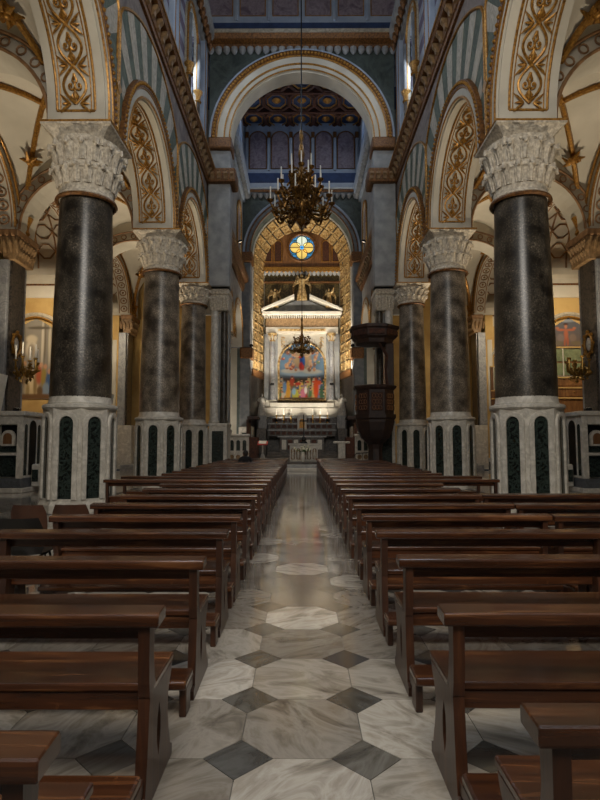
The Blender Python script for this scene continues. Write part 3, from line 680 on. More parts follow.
# ---- aisles: outer arcade, cross vaults, transverse arches, chapels
OC = [9.375, 15.625, 21.875, 28.125]
for s, side in ((-1, 'left'), (1, 'right')):
    ow = arch_wall(MB(), 'y', 6.25, 32.15, s*AX0, s*AX1, [(c, AR) for c in OC], SPR, ABA, 13.5).obj('wall_aisle_'+side, 'cream'); struct(ow)
    MB().box(min(s*AX0,s*AX1), max(s*AX0,s*AX1), -2.5, 6.25, 0, 13.5).obj('wall_entrance_aisle_'+side, 'cream')['kind'] = 'structure'
    for bi, yc in enumerate(OC):
        so = ring(MB(), 'y', s*(AX0-.04), s*(AX1+.04), yc, SPR, AR-.04, AR, SPR-.1).obj('soffit', 'cream', ow, smooth=True)
        e = MB(); arc_tube(e, 'y', s*(AX0-.03), yc, SPR, AR+.0, .05); arc_tube(e, 'y', s*(AX0-.03), yc, SPR, AR+.35, .05); e.obj('gold_bead', 'gold', so, smooth=True)
        if bi >= 1:
            m = MB()
            for q in range(17):
                th = .1+(PI-.2)*q/16; pts = []
                for z in range(13):
                    a = 2*PI*z/12; u = .17*math.cos(a); v = th+.065*math.sin(a); pts.append((s*((AX0+AX1)/2+u), yc-(AR-.06)*math.cos(v), SPR+(AR-.06)*math.sin(v)))
                m.tube(pts[:-1], .03, 5, closed=True); c = (s*(AX0+AX1)/2, yc-(AR-.06)*math.cos(th), SPR+(AR-.06)*math.sin(th)); m.ball(c, .06, 6, 4)
            for u in (-.25, .25): m.tube([(s*((AX0+AX1)/2+u), yc-(AR-.05)*math.cos(PI*i/30), SPR+(AR-.05)*math.sin(PI*i/30)) for i in range(31)], .025, 5)
            m.obj('roundel_band', 'soffit_line', so)
    # cross vaults
    xm = s*(NX1+AX0)/2; ha = (AX0-NX1)/2; hb = BAY/2; VH = 2.75
    cv = bpy.data.objects.new('ceiling_aisle_'+side, None); COL.objects.link(cv); cv['kind'] = 'structure'
    for yc in OC:
        n = 20; vs = []; fs = []
        for j in range(n+1):
            for i in range(n+1):
                u = -1+2*i/n; v = -1+2*j/n
                h = VH*max(math.sqrt(max(0, 1-u*u)), math.sqrt(max(0, 1-v*v)))
                vs.append((xm+ha*u, yc+hb*v, 8.75+h))
        for j in range(n):
            for i in range(n): a = j*(n+1)+i; fs.append((a, a+1, a+n+2, a+n+1))
        m = MB().add(vs, fs).add([(p[0], p[1], 12.3 if False else p[2]+.18) for p in vs], [tuple(reversed(f)) for f in fs])
        vv = m.obj('vault', 'cream_vault', cv, smooth=True)
        for d in (-1, 1):
            pts = []
            for i in range(25):
                u = -1+2*i/24; pts.append((xm+ha*u, yc+d*hb*u, 8.7+VH*math.sqrt(max(0, 1-u*u))))
            MB().tube(pts, .085, 6).obj('gilded_rib', 'gold', vv, smooth=True)
            l = MB()
            for sg in (-1, 1):
                for uu in (.62,):
                    c = Vector((xm+ha*uu*sg, yc+d*hb*uu*sg, 8.62+VH*math.sqrt(1-uu*uu)))
                    for q in range(7):
                        a = 2*PI*q/7; l.tube([c, c+Vector((.16*math.cos(a), .2*math.sin(a), -.1)), c+Vector((.34*math.cos(a+.3), .42*math.sin(a+.3), -.04+.1*math.sin(3*a)))], [.03,.085,.015], 5)
                    l.ball(c+Vector((0,0,-.06)), .12, 8, 5)
            l.obj('gilded_leaves', 'gold', vv, smooth=True)
    for yb in (12.5, 18.75, 25.0):
        ta = arch_wall(MB(), 'x', *( (s*NX1, s*AX0) if s > 0 else (s*AX0, s*NX1)), yb-.5, yb+.5, [(xm, ha-.12)], SPR, ABA, 12.2).obj('transverse_arch', 'cream', cv)
        e = MB()
        for r_ in (ha-.1, ha+.28): arc_tube(e, 'x', yb-.52, xm, SPR, r_, .045)
        for q in range(15):
            th = .12+(PI-.24)*q/14; r_ = ha+.09; pts = [(xm-(r_+.11*math.cos(2*PI*z/10))*math.cos(th+.05*math.sin(2*PI*z/10)), yb-.52, SPR+(r_+.11*math.cos(2*PI*z/10))*math.sin(th+.05*math.sin(2*PI*z/10))) for z in range(10)]
            e.tube(pts, .025, 5, closed=True)
        e.obj('gilded_border', 'soffit_line', ta)
    # end of the aisle
    MB().box(min(s*4.9,s*13.6), max(s*4.9,s*13.6), 32.15, 32.5, 0, 13.5).obj('wall_aisle_end_'+side, 'ochre')['kind'] = 'structure'
    # chapels behind the outer arcade: dividing walls, back walls, coffered barrel vaults
    for ci, (y0, y1) in enumerate(((12.9, 18.35), (19.15, 24.6), (25.4, 30.85))):
        xo = s*13.6; xi = s*AX1; q0, q1 = sorted((xo, xi))
        ch = MB().box(*sorted((xo, xo+s*.3)), y0-.4, y1+.4, 0, 12.6).obj('wall_chapel_%s_%d' % (side, ci+1), 'ochre'); struct(ch)
        dv = MB().box(q0, q1, y1, y1+.8, 0, 12.6).obj('dividing_wall', 'ochre', ch)
        yc = (y0+y1)/2; r = (y1-y0)/2; n = 24; vs = []; fs = []
        for i in range(n+1):
            a = PI*i/n
            for x in (xi, xo): vs.append((x, yc-r*math.cos(a), 9.25+r*math.sin(a)))
        for i in range(n): fs.append((2*i, 2*i+1, 2*i+3, 2*i+2))
        m = MB().add(vs, fs).add([(p[0], yc+(p[1]-yc)*1.06, p[2]+.15) for p in vs], fs); vl = m.obj('chapel_vault', 'cream_vault', ch, smooth=True)
        l = MB(); P = lambda u, a: (xi+(xo-xi)*u, yc-(r-.03)*math.cos(a), 9.25+(r-.03)*math.sin(a))
        for u in (.02, .25, .5, .75, .98): l.tube([P(u, PI*i/24) for i in range(25)], .04, 5)
        for k_ in range(1, 10):
            a = PI*k_/10
            for jj in range(4): 
                u0 = .02+.24*jj; sk = .07*(-1)**(k_+jj); l.tube([P(u0, a), P(u0+.08, a+sk*1.6), P(u0+.16, a+sk*1.6), P(u0+.24, a)], .04, 5)
                l.tube([P(u0, a), P(u0+.08, a-sk*1.6), P(u0+.16, a-sk*1.6), P(u0+.24, a)], .03, 5)
        l.obj('vault_coffer_line', 'soffit_line', vl)
        # far dividing wall as seen from the nave
        F = y1
        c1 = extr(MB(), 'x', [(F,8.62),(F-.1,8.62),(F-.15,8.8),(F-.3,8.95),(F-.32,9.25),(F,9.25)], q0, q1).obj('chapel_cornice', 'cream', dv)
        MB().box(q0, q1, F-.04, F, 7.98, 8.62).obj('frieze', 'cream_vault', dv)
        MB().box(q0, q1, F-.07, F, 8.54, 8.66).obj('fillet', 'gold_brown', dv)
        xcen = s*11.95; hw = 1.45
        def pointed(hw, z0, zs_, zt): 
            L = [(xcen-hw, z0), (xcen-hw, zs_)]
            for i in range(1, 9): t = i/9; L.append((xcen-hw*(1-t**1.25), zs_+(zt-zs_)*math.sin(t*PI/2)**.85))
            L.append((xcen, zt))
            return L + [(2*xcen-a, b) for a, b in L[:-1]][::-1]
        am = MB(); am.tube([(a, F-.06, b) for a, b in pointed(hw, 3.3, 6.1, 7.2)], .12, 6); am.obj('pointed_moulding', 'stripe_white', dv, smooth=True)
        am = MB(); am.tube([(a, F-.1, b) for a, b in pointed(hw-.1, 3.3, 6.05, 7.08)], .05, 6); am.obj('gilt_moulding', 'gold', dv, smooth=True)
        # altar wall panel seen edge on and pilaster by the opening
        px = s*(AX1+.2)
        MB().box(*sorted((s*AX1, s*(AX1+.45))), F-.15, F, 0, 8.6).obj('pilaster', 'ochre', dv, bevel=.02)
        MB().box(*sorted((s*(AX1+.1), s*(AX1+.36))), F-.18, F-.1, 3.2, 7.2).obj('pilaster_panel', 'cream', dv, bevel=.02)
    # choir aisle behind the presbytery arches
    ca = MB().box(*sorted((s*4.3, s*9.6)), 37.4, 37.8, 0, 13.0).obj('wall_choir_end_'+side, 'cream'); struct(ca)
    MB().box(*sorted((s*9.3, s*9.6)), 32.5, 37.4, 0, 13.0).obj('outer_wall', 'cream', ca)
    MB().box(*sorted((s*4.9, s*9.6)), 32.5, 37.8, 12.7, 13.0).obj('choir_vault', 'cream_vault', ca)
    MB().box(*sorted((s*4.9, s*9.3)), 37.32, 37.4, 6.9, 7.4).obj('moulding', 'gold_brown', ca)
    for k in range(3): MB().box(*sorted((s*(5.2+k*1.3), s*(5.5+k*1.3))), 37.25, 37.4, .3, 6.9).obj('pilaster', 'stone', ca, bevel=.02)
# ================================================================== COLUMNS
def arch_slot(hw, z0, zs, n=8): return [(-hw, z0), (hw, z0)] + [(hw*math.cos(PI*i/n), zs+hw*math.sin(PI*i/n)) for i in range(n+1)]
def make_capital(root, z0, z1, r0, ab, name='capital', leafy=0):
    H = z1-z0
    cap = MB().lathe([(r0+.05,z0-.05),(r0+.09,z0),(r0+.04,z0+.06),(r0+.01,z0+.09),(r0+.06,z0+.35*H),(r0+.1,z0+.37*H),(r0+.09,z0+.45*H),(r0+.12,z0+.66*H),(r0+.2,z0+.8*H)], 32).obj(name, 'cap_stone', root, smooth=True)
    m = MB()
    for ringz, rr, n, hh in ((z0+.14*H, r0+.04, 16, .27*H), (z0+.46*H, r0+.1, 16, .26*H)):
        for k in range(n):
            a = 2*PI*(k+.5*(ringz > z0+.3*H))/n; ca, sa = math.cos(a), math.sin(a)
            kk = r0/.575; m.tube([((rr-.01)*ca, (rr-.01)*sa, ringz), ((rr+.015)*ca, (rr+.015)*sa, ringz+hh*.5), ((rr+.08*kk)*ca, (rr+.08*kk)*sa, ringz+hh*.9), ((rr+.17*kk)*ca, (rr+.17*kk)*sa, ringz+hh*.95), ((rr+.19*kk)*ca, (rr+.19*kk)*sa, ringz+hh*.72)], [.045*kk,.075*kk,.075*kk,.065*kk,.03*kk], 6)
            for w_ in (-1, 1): a2 = a+w_*.1; m.tube([((rr)*math.cos(a2), (rr)*math.sin(a2), ringz), ((rr+.03)*math.cos(a2), (rr+.03)*math.sin(a2), ringz+hh*.45), ((rr+.08*kk)*math.cos(a2+w_*.03), (rr+.08*kk)*math.sin(a2+w_*.03), ringz+hh*.7)], [.02*kk,.035*kk,.012*kk], 5)
    m.obj('leaf_row', 'cap_stone', cap, smooth=True)
    e = MB()
    for zz, rr in ((z0+.40*H, r0+.1), (z0+.74*H, r0+.17)):
        for k in range(30):
            a = 2*PI*k/30; e.ball((rr*math.cos(a), rr*math.sin(a), zz), .035, 5, 4)
    e.obj('bead_row', 'cap_stone', cap)
    # square abacus: flared bell corner, moulded slab
    m = MB(); w0, w1 = ab-.22, ab
    def sq(w, z): return [(-w,-w,z),(w,-w,z),(w,w,z),(-w,w,z)]
    lv = sq(r0*.95, z0+.7*H)+sq(w0, z0+.82*H)+sq(w0+.05, z0+.86*H)+sq(w1-.05, z0+.93*H)+sq(w1, z0+.945*H)+sq(w1, z1)
    F = [(3,2,1,0)]
    for l in range(5):
        for k in range(4): F.append((l*4+k, l*4+(k+1)%4, l*4+4+(k+1)%4, l*4+4+k))
    F.append((20,21,22,23)); m.add(lv, F); m.obj('abacus', 'cap_stone', cap)
    g = MB(); g.tube([(-w1,-w1,z1-.02),(w1,-w1,z1-.02),(w1,w1,z1-.02),(-w1,w1,z1-.02)], .03, 5, closed=True); g.obj('gilt_edge', 'gold', cap)
    MB().tube([((r0+.07)*math.cos(2*PI*i/32), (r0+.07)*math.sin(2*PI*i/32), z0-.06) for i in range(32)], .045, 6, closed=True).obj('collar', 'gold_brown', cap, smooth=True)
    return cap
def make_plinth(root, Rb, H, nm='plinth'):
    """octagonal marble plinth with a round-headed dark panel on each face"""
    pl = MB().lathe([(Rb*1.05,0),(Rb*1.05,.16),(Rb*1.02,.2),(Rb,.24),(Rb,H-.1)], 8, rot=PI/8).obj(nm, 'white_marble', root)
    inr = Rb*math.cos(PI/8); fw = Rb*math.sin(PI/8)
    me_p = MB().prism(arch_slot(fw*.50, .3, H-.42), lambda p: (p[0], -inr-.006, p[1]), lambda p: (p[0], -inr+.05, p[1])).mesh('inset_panel')
    poly = arch_slot(fw*.50, .3, H-.42, 8)[2:]
    mm = MB(); out = arch_slot(fw*.86, .3, H-.42, 8)[2:]; A = [(fw*.5,.28)]+poly+[(-fw*.5,.28)]; Bq = [(fw*.86,.28)]+out+[(-fw*.86,.28)]; n = len(A)
    mm.quads2d(A+Bq, [(i,i+1,n+i+1,n+i) for i in range(n-1)], lambda p: (p[0],-inr-.05,p[1]), lambda p: (p[0],-inr+.03,p[1]))
    me_a = mm.mesh('arch_surround', bevel=.012)
    for k in range(8):
        o = mobj('inset_panel', me_p, 'green_marble', pl); o.rotation_euler.z = PI/4*k
        o = mobj('arch_surround', me_a, 'white_marble', pl); o.rotation_euler.z = PI/4*k
    MB().lathe([(Rb*.95,H-.13),(Rb*1.0,H-.1),(Rb*1.045,H-.075),(Rb*1.045,H-.025),(Rb*1.0,H),(Rb*.86,H+.01)], 32).obj('cap_moulding', 'white_marble', pl, smooth=True)
    return pl
def make_column(name, label, x, y, shaft='granite', rb=.66, rt=.575, Rb=.77, PH=2.32, zc=7.05, z1=ABA, ab=.8, group='polished granite columns of the nave'):
    root = thing(name, label, 'column', (x, y, 0), 0, group)
    make_plinth(root, Rb, PH)
    MB().lathe([(rb+.03,PH),(rb+.035,PH+.03),(rb+.01,PH+.06),(rb+.002,PH+.17)], 32).obj('shaft_base', 'white_marble', root, smooth=True)
    prof = [(rb, PH+.16)] + [(rb+(rt-rb)*(t**1.5), PH+.16+(zc-PH-.2)*t) for t in (.15,.3,.45,.6,.75,.9,1.0)]
    MB().lathe(prof, 48).obj('shaft', shaft, root, smooth=True)
    make_capital(root, zc, z1, rt, ab)
    return root
WHERE = ['nearest', 'second from the camera', 'farthest']
cols = {}
for s, side in ((-1, 'left'), (1, 'right')):
    for i, y in enumerate(CY):
        lab = ['%s dark granite column on a tall panelled marble plinth, %s arcade' % (('nearest', 'middle', 'farthest')[i], side)][0]
        cols[(side, i)] = make_column('granite_column', lab, (-5.0, -4.83, -4.95)[i] if s < 0 else (5.06, 5.02, 5.0)[i], y, 'granite_dark' if i == 0 else 'granite', ab=.78, zc=(7.05, 7.3, 7.75)[i], **({} if i < 2 else dict(rb=.6, rt=.53, Rb=.72)))  # same granite throughout; warmer light on the far shafts put into their colour
    make_column('presbytery_column', 'slim grey column under the small arches of the presbytery, %s side' % side, s*4.45, 31.45, 'granite',   .34, .3, .48, 2.2, 6.9, 7.72, .5, 'presbytery columns').location.z = 0.0
    # pier of the great arch: pale shaft and dark shaft on a marble plinth
    p = thing('great_arch_pier', 'pier of pale and dark shafts carrying the great arch, %s side' % side, 'pier', (s*3.84, 26.0, 0), 0, 'great arch piers')
    b = MB().box(-.42, .42, -.65, .65, 0, 2.3).obj('plinth', 'white_marble', p, bevel=.03)
    MB().box(-.26, .26, -.67, -.64, .4, 2.0).obj('inset_panel', 'green_marble', b)
    MB().box(-.45, .45, -.7, .7, 2.22, 2.36).obj('cap_moulding', 'white_marble', b, bevel=.04, seg=2)
    MB().lathe([(.24,2.36),(.26,2.42),(.2,2.52),(.18,7.6)], 20, (s*.22, -.42, 0)).obj('pale_shaft', 'white_marble', p, smooth=True)
    MB().lathe([(.2,2.36),(.22,2.42),(.17,2.52),(.16,7.6)], 20, (-s*.2, -.25, 0)).obj('dark_shaft', 'granite_dark', p, smooth=True)
    MB().box(-.3, .4, -.1, .6, 2.36, 7.6).obj('core', 'stone', p, bevel=.02)
    c = MB().add([(-.38,-.6,7.6),(.38,-.6,7.6),(.38,.6,7.6),(-.38,.6,7.6),(-.44,-.7,8.33),(.44,-.7,8.33),(.44,.7,8.33),(-.44,.7,8.33)], [(3,2,1,0),(4,5,6,7),(0,1,5,4),(1,2,6,5),(2,3,7,6),(3,0,4,7)]).obj('capital', 'cap_stone', p, bevel=.03)
    MB().box(-.46, .46, -.76, .76, 8.33, 8.6).obj('abacus', 'cap_stone', c, bevel=.05, seg=2)
    m = MB()
    for k in range(6): m.tube([(-.38+k*.15,-.6,7.65),(-.38+k*.15,-.68,8.0),(-.38+k*.15,-.76,8.2),(-.38+k*.15,-.78,8.1)], [.05,.08,.06,.03], 6)
    m.obj('leaf_row', 'cap_stone', c, smooth=True)

# ================================================================== AISLE PIERS on marble pedestals
for s, side in ((-1, 'left'), (1, 'right')):
    for i, y in enumerate((18.75, 25.0, 31.25)):
        far = ('nearest', 'second', 'farthest')[i]
        p = thing('aisle_pier', '%s aisle pier, dark marble faced with carved gilt capital, %s of the nave' % (far, side), 'pier', (s*(AX0+.14), y, 0), 0, 'aisle piers')
        MB().box(-.06, .06, -.52, .34, 2.42, 7.6).obj('dark_facing', 'dark_marble', p, bevel=.01)
        q = sorted((s*.02, s*.44)); MB().box(q[0], q[1], -.66, .62, 2.42, 7.6).obj('grey_core', 'grey_marble', p, bevel=.02)
        q = sorted((-s*.4, s*.44)); pb = MB().box(q[0], q[1], -.69, .66, 0, 2.42).obj('pedestal', 'white_marble', p, bevel=.03)
        MB().prism(arch_slot(.16, .5, 1.95), lambda t: (-s*.41, t[0], t[1]), lambda t: (-s*.36, t[0], t[1])).obj('inset_panel', 'green_marble', pb)
        c = MB().add([(-.2,-.62,7.6),(.2,-.62,7.6),(.2,.62,7.6),(-.2,.62,7.6),(-.3,-.74,8.36),(.3,-.74,8.36),(.3,.68,8.36),(-.3,.68,8.36)], [(3,2,1,0),(4,5,6,7),(0,1,5,4),(1,2,6,5),(2,3,7,6),(3,0,4,7)]).obj('capital', 'bracket', p, bevel=.02)
        MB().box(-.34, .34, -.78, .72, 8.36, 8.6).obj('abacus', 'soffit_line', c, bevel=.05, seg=2)
        m = MB()
        for zz, dx in ((7.68,.14),(8.0,.2)):
            for k in range(7):
                yy = -.58+k*.18; m.tube([(-s*dx,yy,zz),(-s*(dx+.06),yy,zz+.15),(-s*(dx+.14),yy,zz+.27),(-s*(dx+.12),yy,zz+.2)], [.05,.08,.06,.03], 5)
        for k in range(4): m.tube([(-.3+k*.2,-.66,7.8),(-.3+k*.2,-.76,8.05),(-.3+k*.2,-.84,8.2)], [.05,.08,.03], 5)
        m.obj('leaf_row', 'bracket', c, smooth=True)
        MB().lathe([(.1,8.6),(.16,8.7),(.11,8.85),(.15,9.0),(.22,9.2),(.25,9.25),(.16,9.3)], 12, (-s*.18,0,0)).obj('rib_springer', 'gold', p, smooth=True)
        if i == 2: continue
        # pedestal with niche: the screen at the mouth of each chapel
        d = thing('chapel_screen', '%s white marble chapel screen with niche and shelf, beside the %s aisle' % (('near', 'far')[i], side), 'screen', (s*8.3, y-2.25, 0), 0, 'chapel screens')
        sx = lambda a, b: sorted((s*a, s*b))
        q = sx(0, 3.2); MB().box(q[0]-(0.06 if s<0 else 0.06), q[1]+.06, -.06, 1.5, 0, .14).obj('step', 'white_marble', d, bevel=.02)
        q = sx(0, 3.0); MB().box(q[0], q[1], 0, 1.5, .14, .42).obj('base', 'base_grey', d, bevel=.02)
        MB().box(q[0], q[1], .3, 1.5, .42, 2.3).obj('body', 'white_marble', d, bevel=.015)
        MB().box(q[0]-.08, q[1]+.08, -.08, 1.52, 2.28, 2.42).obj('top_slab', 'white_marble', d, bevel=.03, seg=2)
        for a, b in ((0,.18),(.82,.98),(1.6,1.78)):
            qq = sx(a, b); MB().box(qq[0], qq[1], 0, .3, .42, 2.28).obj('post', 'white_marble', d, bevel=.012)
        qq = sx(.18, 1.6); MB().box(qq[0], qq[1], 0, .3, 2.02, 2.28).obj('lintel', 'white_marble', d, bevel=.01)
        MB().box(qq[0], qq[1], .02, .3, 1.1, 1.18).obj('shelf', 'white_marble', d, bevel=.01)
        for a, b in ((.18,.82),(.98,1.6)):
            qq = sx(a+.02, b-.02); n_ = MB().box(qq[0], qq[1], .24, .31, .46, 1.08).obj('lower_inset', 'green_marble', d)
            MB().box(qq[0], qq[1], .24, .31, 1.2, 1.4).obj('upper_inset', 'green_marble', d)
            MB().box(qq[0]+.02, qq[1]-.02, .26, .31, 1.42, 2.0).obj('niche_back', 'iron', d)
        ic = MB().prism([(a+s*.5, b) for a, b in arch_slot(.2, 1.38, 1.66)], lambda p: (p[0], .1, p[1]), lambda p: (p[0], .22, p[1])).obj('niche_shrine', 'white_marble', d, bevel=.015)
        MB().prism([(a+s*.5, b) for a, b in arch_slot(.13, 1.44, 1.64)], lambda p: (p[0], .085, p[1]), lambda p: (p[0], .11, p[1])).obj('shrine_door', 'panel_wood', ic)
        # flank towards the nave: round-headed slots, and a black slab for the shade in the open doorway
        for yy, hw, mt in ((.2,.09,'green_marble'),(.62,.22,'iron'),(1.02,.09,'green_marble'),(1.32,.09,'green_marble')):
            MB().prism(arch_slot(hw, .5, 1.95), lambda p: (-s*.005, yy+p[0], p[1]), lambda p: (s*.06, yy+p[0], p[1])).obj('slot', mt, d)
        f = MB().box(*sorted((-s*.3, -s*.02)), .55, 1.25, .14, .82).obj('frame_box', 'white_marble', d, bevel=.03)
        MB().box(*sorted((-s*.31, -s*.28)), .7, 1.1, .3, .66).obj('inset_panel', 'green_marble', f)
        MB().box(*sorted((-s*.24, -s*.06)), .52, .57, .3, .66).obj('inset_panel', 'green_marble', f)

# ================================================================== PEWS
def zdepth(ypx, h):
    v = (ypx-400)/555; t = math.tan(math.radians(4.33)); return (1.5-h)*(1+v*t)/(v-t)
PEW = {}
def pew_meshes(L):
    if L in PEW: return PEW[L]
    M = {}
    # end panel in the y-z plane: levels (z, back edge, front edge, slot half width)
    lv = [(0,-.03,.46,0),(.05,-.03,.46,0),(.07,.0,.42,0),(.13,.01,.4,0),(.16,.015,.385,.012),(.2,.02,.375,.028),(.25,.025,.36,.03),(.30,.03,.36,.026),(.335,.033,.37,.01),(.36,.035,.385,0),(.40,.04,.42,0),(.44,.045,.44,0),(.445,.04,.15,0),(.5,.03,.115,0),(.6,.022,.095,0),(.74,.02,.1,0)]
    pts = []; fs = []; idx = []
    for z, a, b, w in lv:
        c = .2; row = [len(pts)+k for k in range(4)]; pts += [(a,z),(c-w,z),(c+w,z),(b,z)]; idx.append((row, w))
    # centre column merges where the slot closes
    for (r0, w0), (r1, w1) in zip(idx, idx[1:]):
        b0 = pts[r0[3]][0]; b1 = pts[r1[3]][0]
        if min(b0, b1) < .21: fs.append((r0[0], r0[3], r1[3], r1[0])); continue
        fs.append((r0[0], r0[1], r1[1], r1[0])); fs.append((r0[2], r0[3], r1[3], r1[2]))
        if w0 == 0 and w1 == 0: fs.append((r0[1], r0[2], r1[2], r1[1]))
    def panel(x0, x1):
        m = MB(); m.quads2d(pts, fs, lambda p: (x0, p[0], p[1]), lambda p: (x1, p[0], p[1])); return m
    M['end_panel'] = panel(-.024, .024).mesh('end_panel')
    M['seat'] = MB().box(.0, L, .10, .47, .44, .475).mesh('seat', bevel=.008, seg=2)
    M['seat_rail'] = MB().box(.05, L-.05, .11, .14, .36, .44).mesh('seat_rail', bevel=.005)
    M['seat_front'] = MB().box(.05, L-.05, .40, .43, .38, .44).mesh('seat_front', bevel=.005)
    t = MB().prism([(.006,.735),(.12,.742),(.125,.75),(.125,.79),(.115,.80),(.006,.79),(0,.782),(0,.742)], lambda p: (-.04, p[0], p[1]), lambda p: (L+.04, p[0], p[1]))
    M['book_shelf'] = t.mesh('book_shelf', bevel=.006)
    M['shelf_apron'] = MB().box(.03, L-.03, .085, .105, .665, .745).mesh('shelf_apron', bevel=.004)
    M['kneeler'] = MB().box(-.0, L, -.27, -.06, .155, .20).mesh('kneeler', bevel=.012, seg=2)
    M['kneeler_foot'] = MB().box(-.02, .02, -.23, -.11, 0, .155).mesh('kneeler_foot', bevel=.006)
    M['kneeler_arm'] = MB().box(-.015, .015, -.16, .06, .08, .14).mesh('kneeler_arm', bevel=.005)
    PEW[L] = M; return M
def make_pew(label, x0, x1, y, group, rz=0.0):
    """x0 < x1; y is the back edge that faces the camera"""
    L = round(x1-x0, 2); M = pew_meshes(L)
    r = thing('church_pew', label, 'pew', (x0, y, 0), rz, group)
    for n in ('seat', 'seat_rail', 'seat_front', 'book_shelf', 'shelf_apron', 'kneeler'): mobj(n, M[n], 'pew_wood', r)
    xs = (.024, L-.024) if L < 2.3 else (.024, L/2, L-.024)
    for x in xs:
        mobj('end_panel', M['end_panel'], 'pew_post', r, (x, 0, 0))
        mobj('kneeler_foot', M['kneeler_foot'], 'pew_post', r, (x, 0, 0)); mobj('kneeler_arm', M['kneeler_arm'], 'pew_post', r, (x, 0, 0))
    return r
AI = 0.63
obs = {'left': [728, 604, 555.5, 529, 514, 502.5, 494], 'right': [700, 602.5, 553.5, 528.5, 513, 502.5, 493.5]}
pew_rows = {}
for s, side in ((-1, 'left'), (1, 'right')):
    ys = [zdepth(v, .80)-.125 for v in obs[side]]
    while ys[-1] < 23.6: ys.append(ys[-1]+1.02)
    pew_rows[side] = ys
    for i, y in enumerate(ys):
        end = 2.38 if i < 9 else (3.7 if i in (9, 10) else (3.12 if s < 0 or y < 22 else 2.3))
        lab = 'open-backed wooden pew %s of the aisle, %s row from the camera' % (side, ORD[i])
        jit = RND.uniform(-.004, .004)
        x0, x1 = (-end, -AI) if s < 0 else (AI, end)
        make_pew(lab, x0, x1, y, 'pews lining the aisle', jit)
for i in range(0, 7):
    y = pew_rows['right'][i] + RND.uniform(-.03, .05)
    make_pew('outer wooden pew beyond the aisle pew, %s row from the camera, right' % ORD[i], 2.47, 4.12, y, 'outer pews on the right')

# ================================================================== STACKING CHAIRS
def make_chair(label, x, y, rz):
    r = thing('stacking_chair', label, 'chair', (x, y, 0), rz, 'brown plastic chairs')
    n = 10; m = MB(); pts = []; prof = [(.24,.45),(.20,.435),(.05,.43),(-.1,.435),(-.17,.46),(-.2,.52),(-.215,.6),(-.235,.7),(-.255,.79)]
    for k, (yy, zz) in enumerate(prof):
        hw = (.2,.21,.215,.21,.2,.205,.21,.205,.17)[k]
        for i in range(n+1):
            u = -1+2*i/n; cv = .025*u*u if k < 4 else 0; fw = .05*u*u if k > 4 else 0
            pts.append((hw*u, yy+fw, zz+cv))
    F = []
    for k in range(len(prof)-1):
        for i in range(n): a = k*(n+1)+i; F.append((a, a+1, a+n+2, a+n+1))
    N = len(pts); m.add(pts+[(p[0], p[1]-.012 if j >= 5*(n+1) else p[1], p[2]-.012 if j < 5*(n+1) else p[2]) for j, p in enumerate(pts)], F+[tuple(q+N for q in reversed(f)) for f in F])
    m.obj('shell', 'chair_plastic', r, smooth=True)
    for sx in (-1, 1):
        for sy in (-1, 1): MB().tube([(sx*.16, sy*.13+.02, .425), (sx*.215, sy*.2+.02, 0)], .011, 6).obj('leg', 'iron', r)
        MB().tube([(sx*.16,-.11,.42),(sx*.16,.15,.42)], .011, 6).obj('rail', 'iron', r)
    return r
bc = make_chair('black plastic chair nearest the camera, beside the left pews', -2.66, 5.45, .1)
for o in bc.children:
    if o.name.startswith('shell'): o.data.materials[0] = MATS['black_plastic']
make_chair('brown plastic chair farthest left, in front of the left marble plinth', -3.09, 6.55, -.05)
make_chair('brown plastic chair standing against the outer end of a left pew', -2.65, 6.6, .05)

# ================================================================== CHANDELIERS
def make_chandelier(label, loc, R, H, top, tiers):
    r = thing('chandelier', label, 'chandelier', loc)
    MB().tube([(0,0,H), (0,0,top-loc[2])], .022*max(1, R), 6).obj('rope', 'iron', r)
    pr = [(.02,-.1),(.12,0),(.2,.08),(.12,.2),(.3,.4),(.34,.5),(.2,.65),(.12,.9),(.2,1.05),(.24,1.15),(.12,1.35),(.08,1.6),(.15,1.75),(.1,1.95),(.05,2.1),(.1,2.2),(.06,2.4)]
    MB().lathe([(a*R*.8, b*H/2.4) for a, b in pr], 16).obj('stem', 'bronze', r, smooth=True)
    for ti, (n, rad, z, zc, lit) in enumerate(tiers):
        arm = MB(); cup = MB(); cnd = MB(); lf = MB()
        P = [(.1,z*.9),(rad*.3,z-.25*R),(rad*.6,z-.34*R),(rad*.9,z-.2*R),(rad,z)]
        arm.tube([(a,0,b) for a, b in P], [.05*R,.045*R,.045*R,.04*R,.03*R], 6)
        for c0, c1, rr, tu in ((rad*.45, z-.05*R, .17*R, 1), (rad*.75, z-.36*R, .14*R, -1), (rad*.3, z-.42*R, .12*R, 1)):
            arm.tube([(c0+rr*(1-q/14)*math.cos(tu*q*.55), .0, c1+rr*(1-q/14)*math.sin(tu*q*.55)) for q in range(13)], [.035*R]*9+[.03*R]*4, 5)
        for q in range(4):
            a = q*PI/2; arm.tube([(rad*.8,0,z-.28*R),(rad*.8+.1*R*math.cos(a),.1*R*math.sin(a),z-.32*R),(rad*.8+.2*R*math.cos(a),.16*R*math.sin(a),z-.22*R)], [.02*R,.06*R,.012*R], 5)
        cup.lathe([(.02*R,0),(.09*R,.04*R),(.11*R,.1*R),(.05*R,.08*R)], 8, (rad,0,z)); cnd.lathe([(.024*R,.05*R),(.022*R,zc)], 6, (rad,0,z))
        ma, mc, md = arm.mesh('arm', smooth=True), cup.mesh('drip_cup', smooth=True), cnd.mesh('candle')
        for k in range(n):
            o = mobj('arm', ma, 'bronze', r); o.rotation_euler.z = 2*PI*k/n + .2*ti + .13
            mobj('drip_cup', mc, 'bronze', o); mobj('candle', md, 'candle', o)
    return r
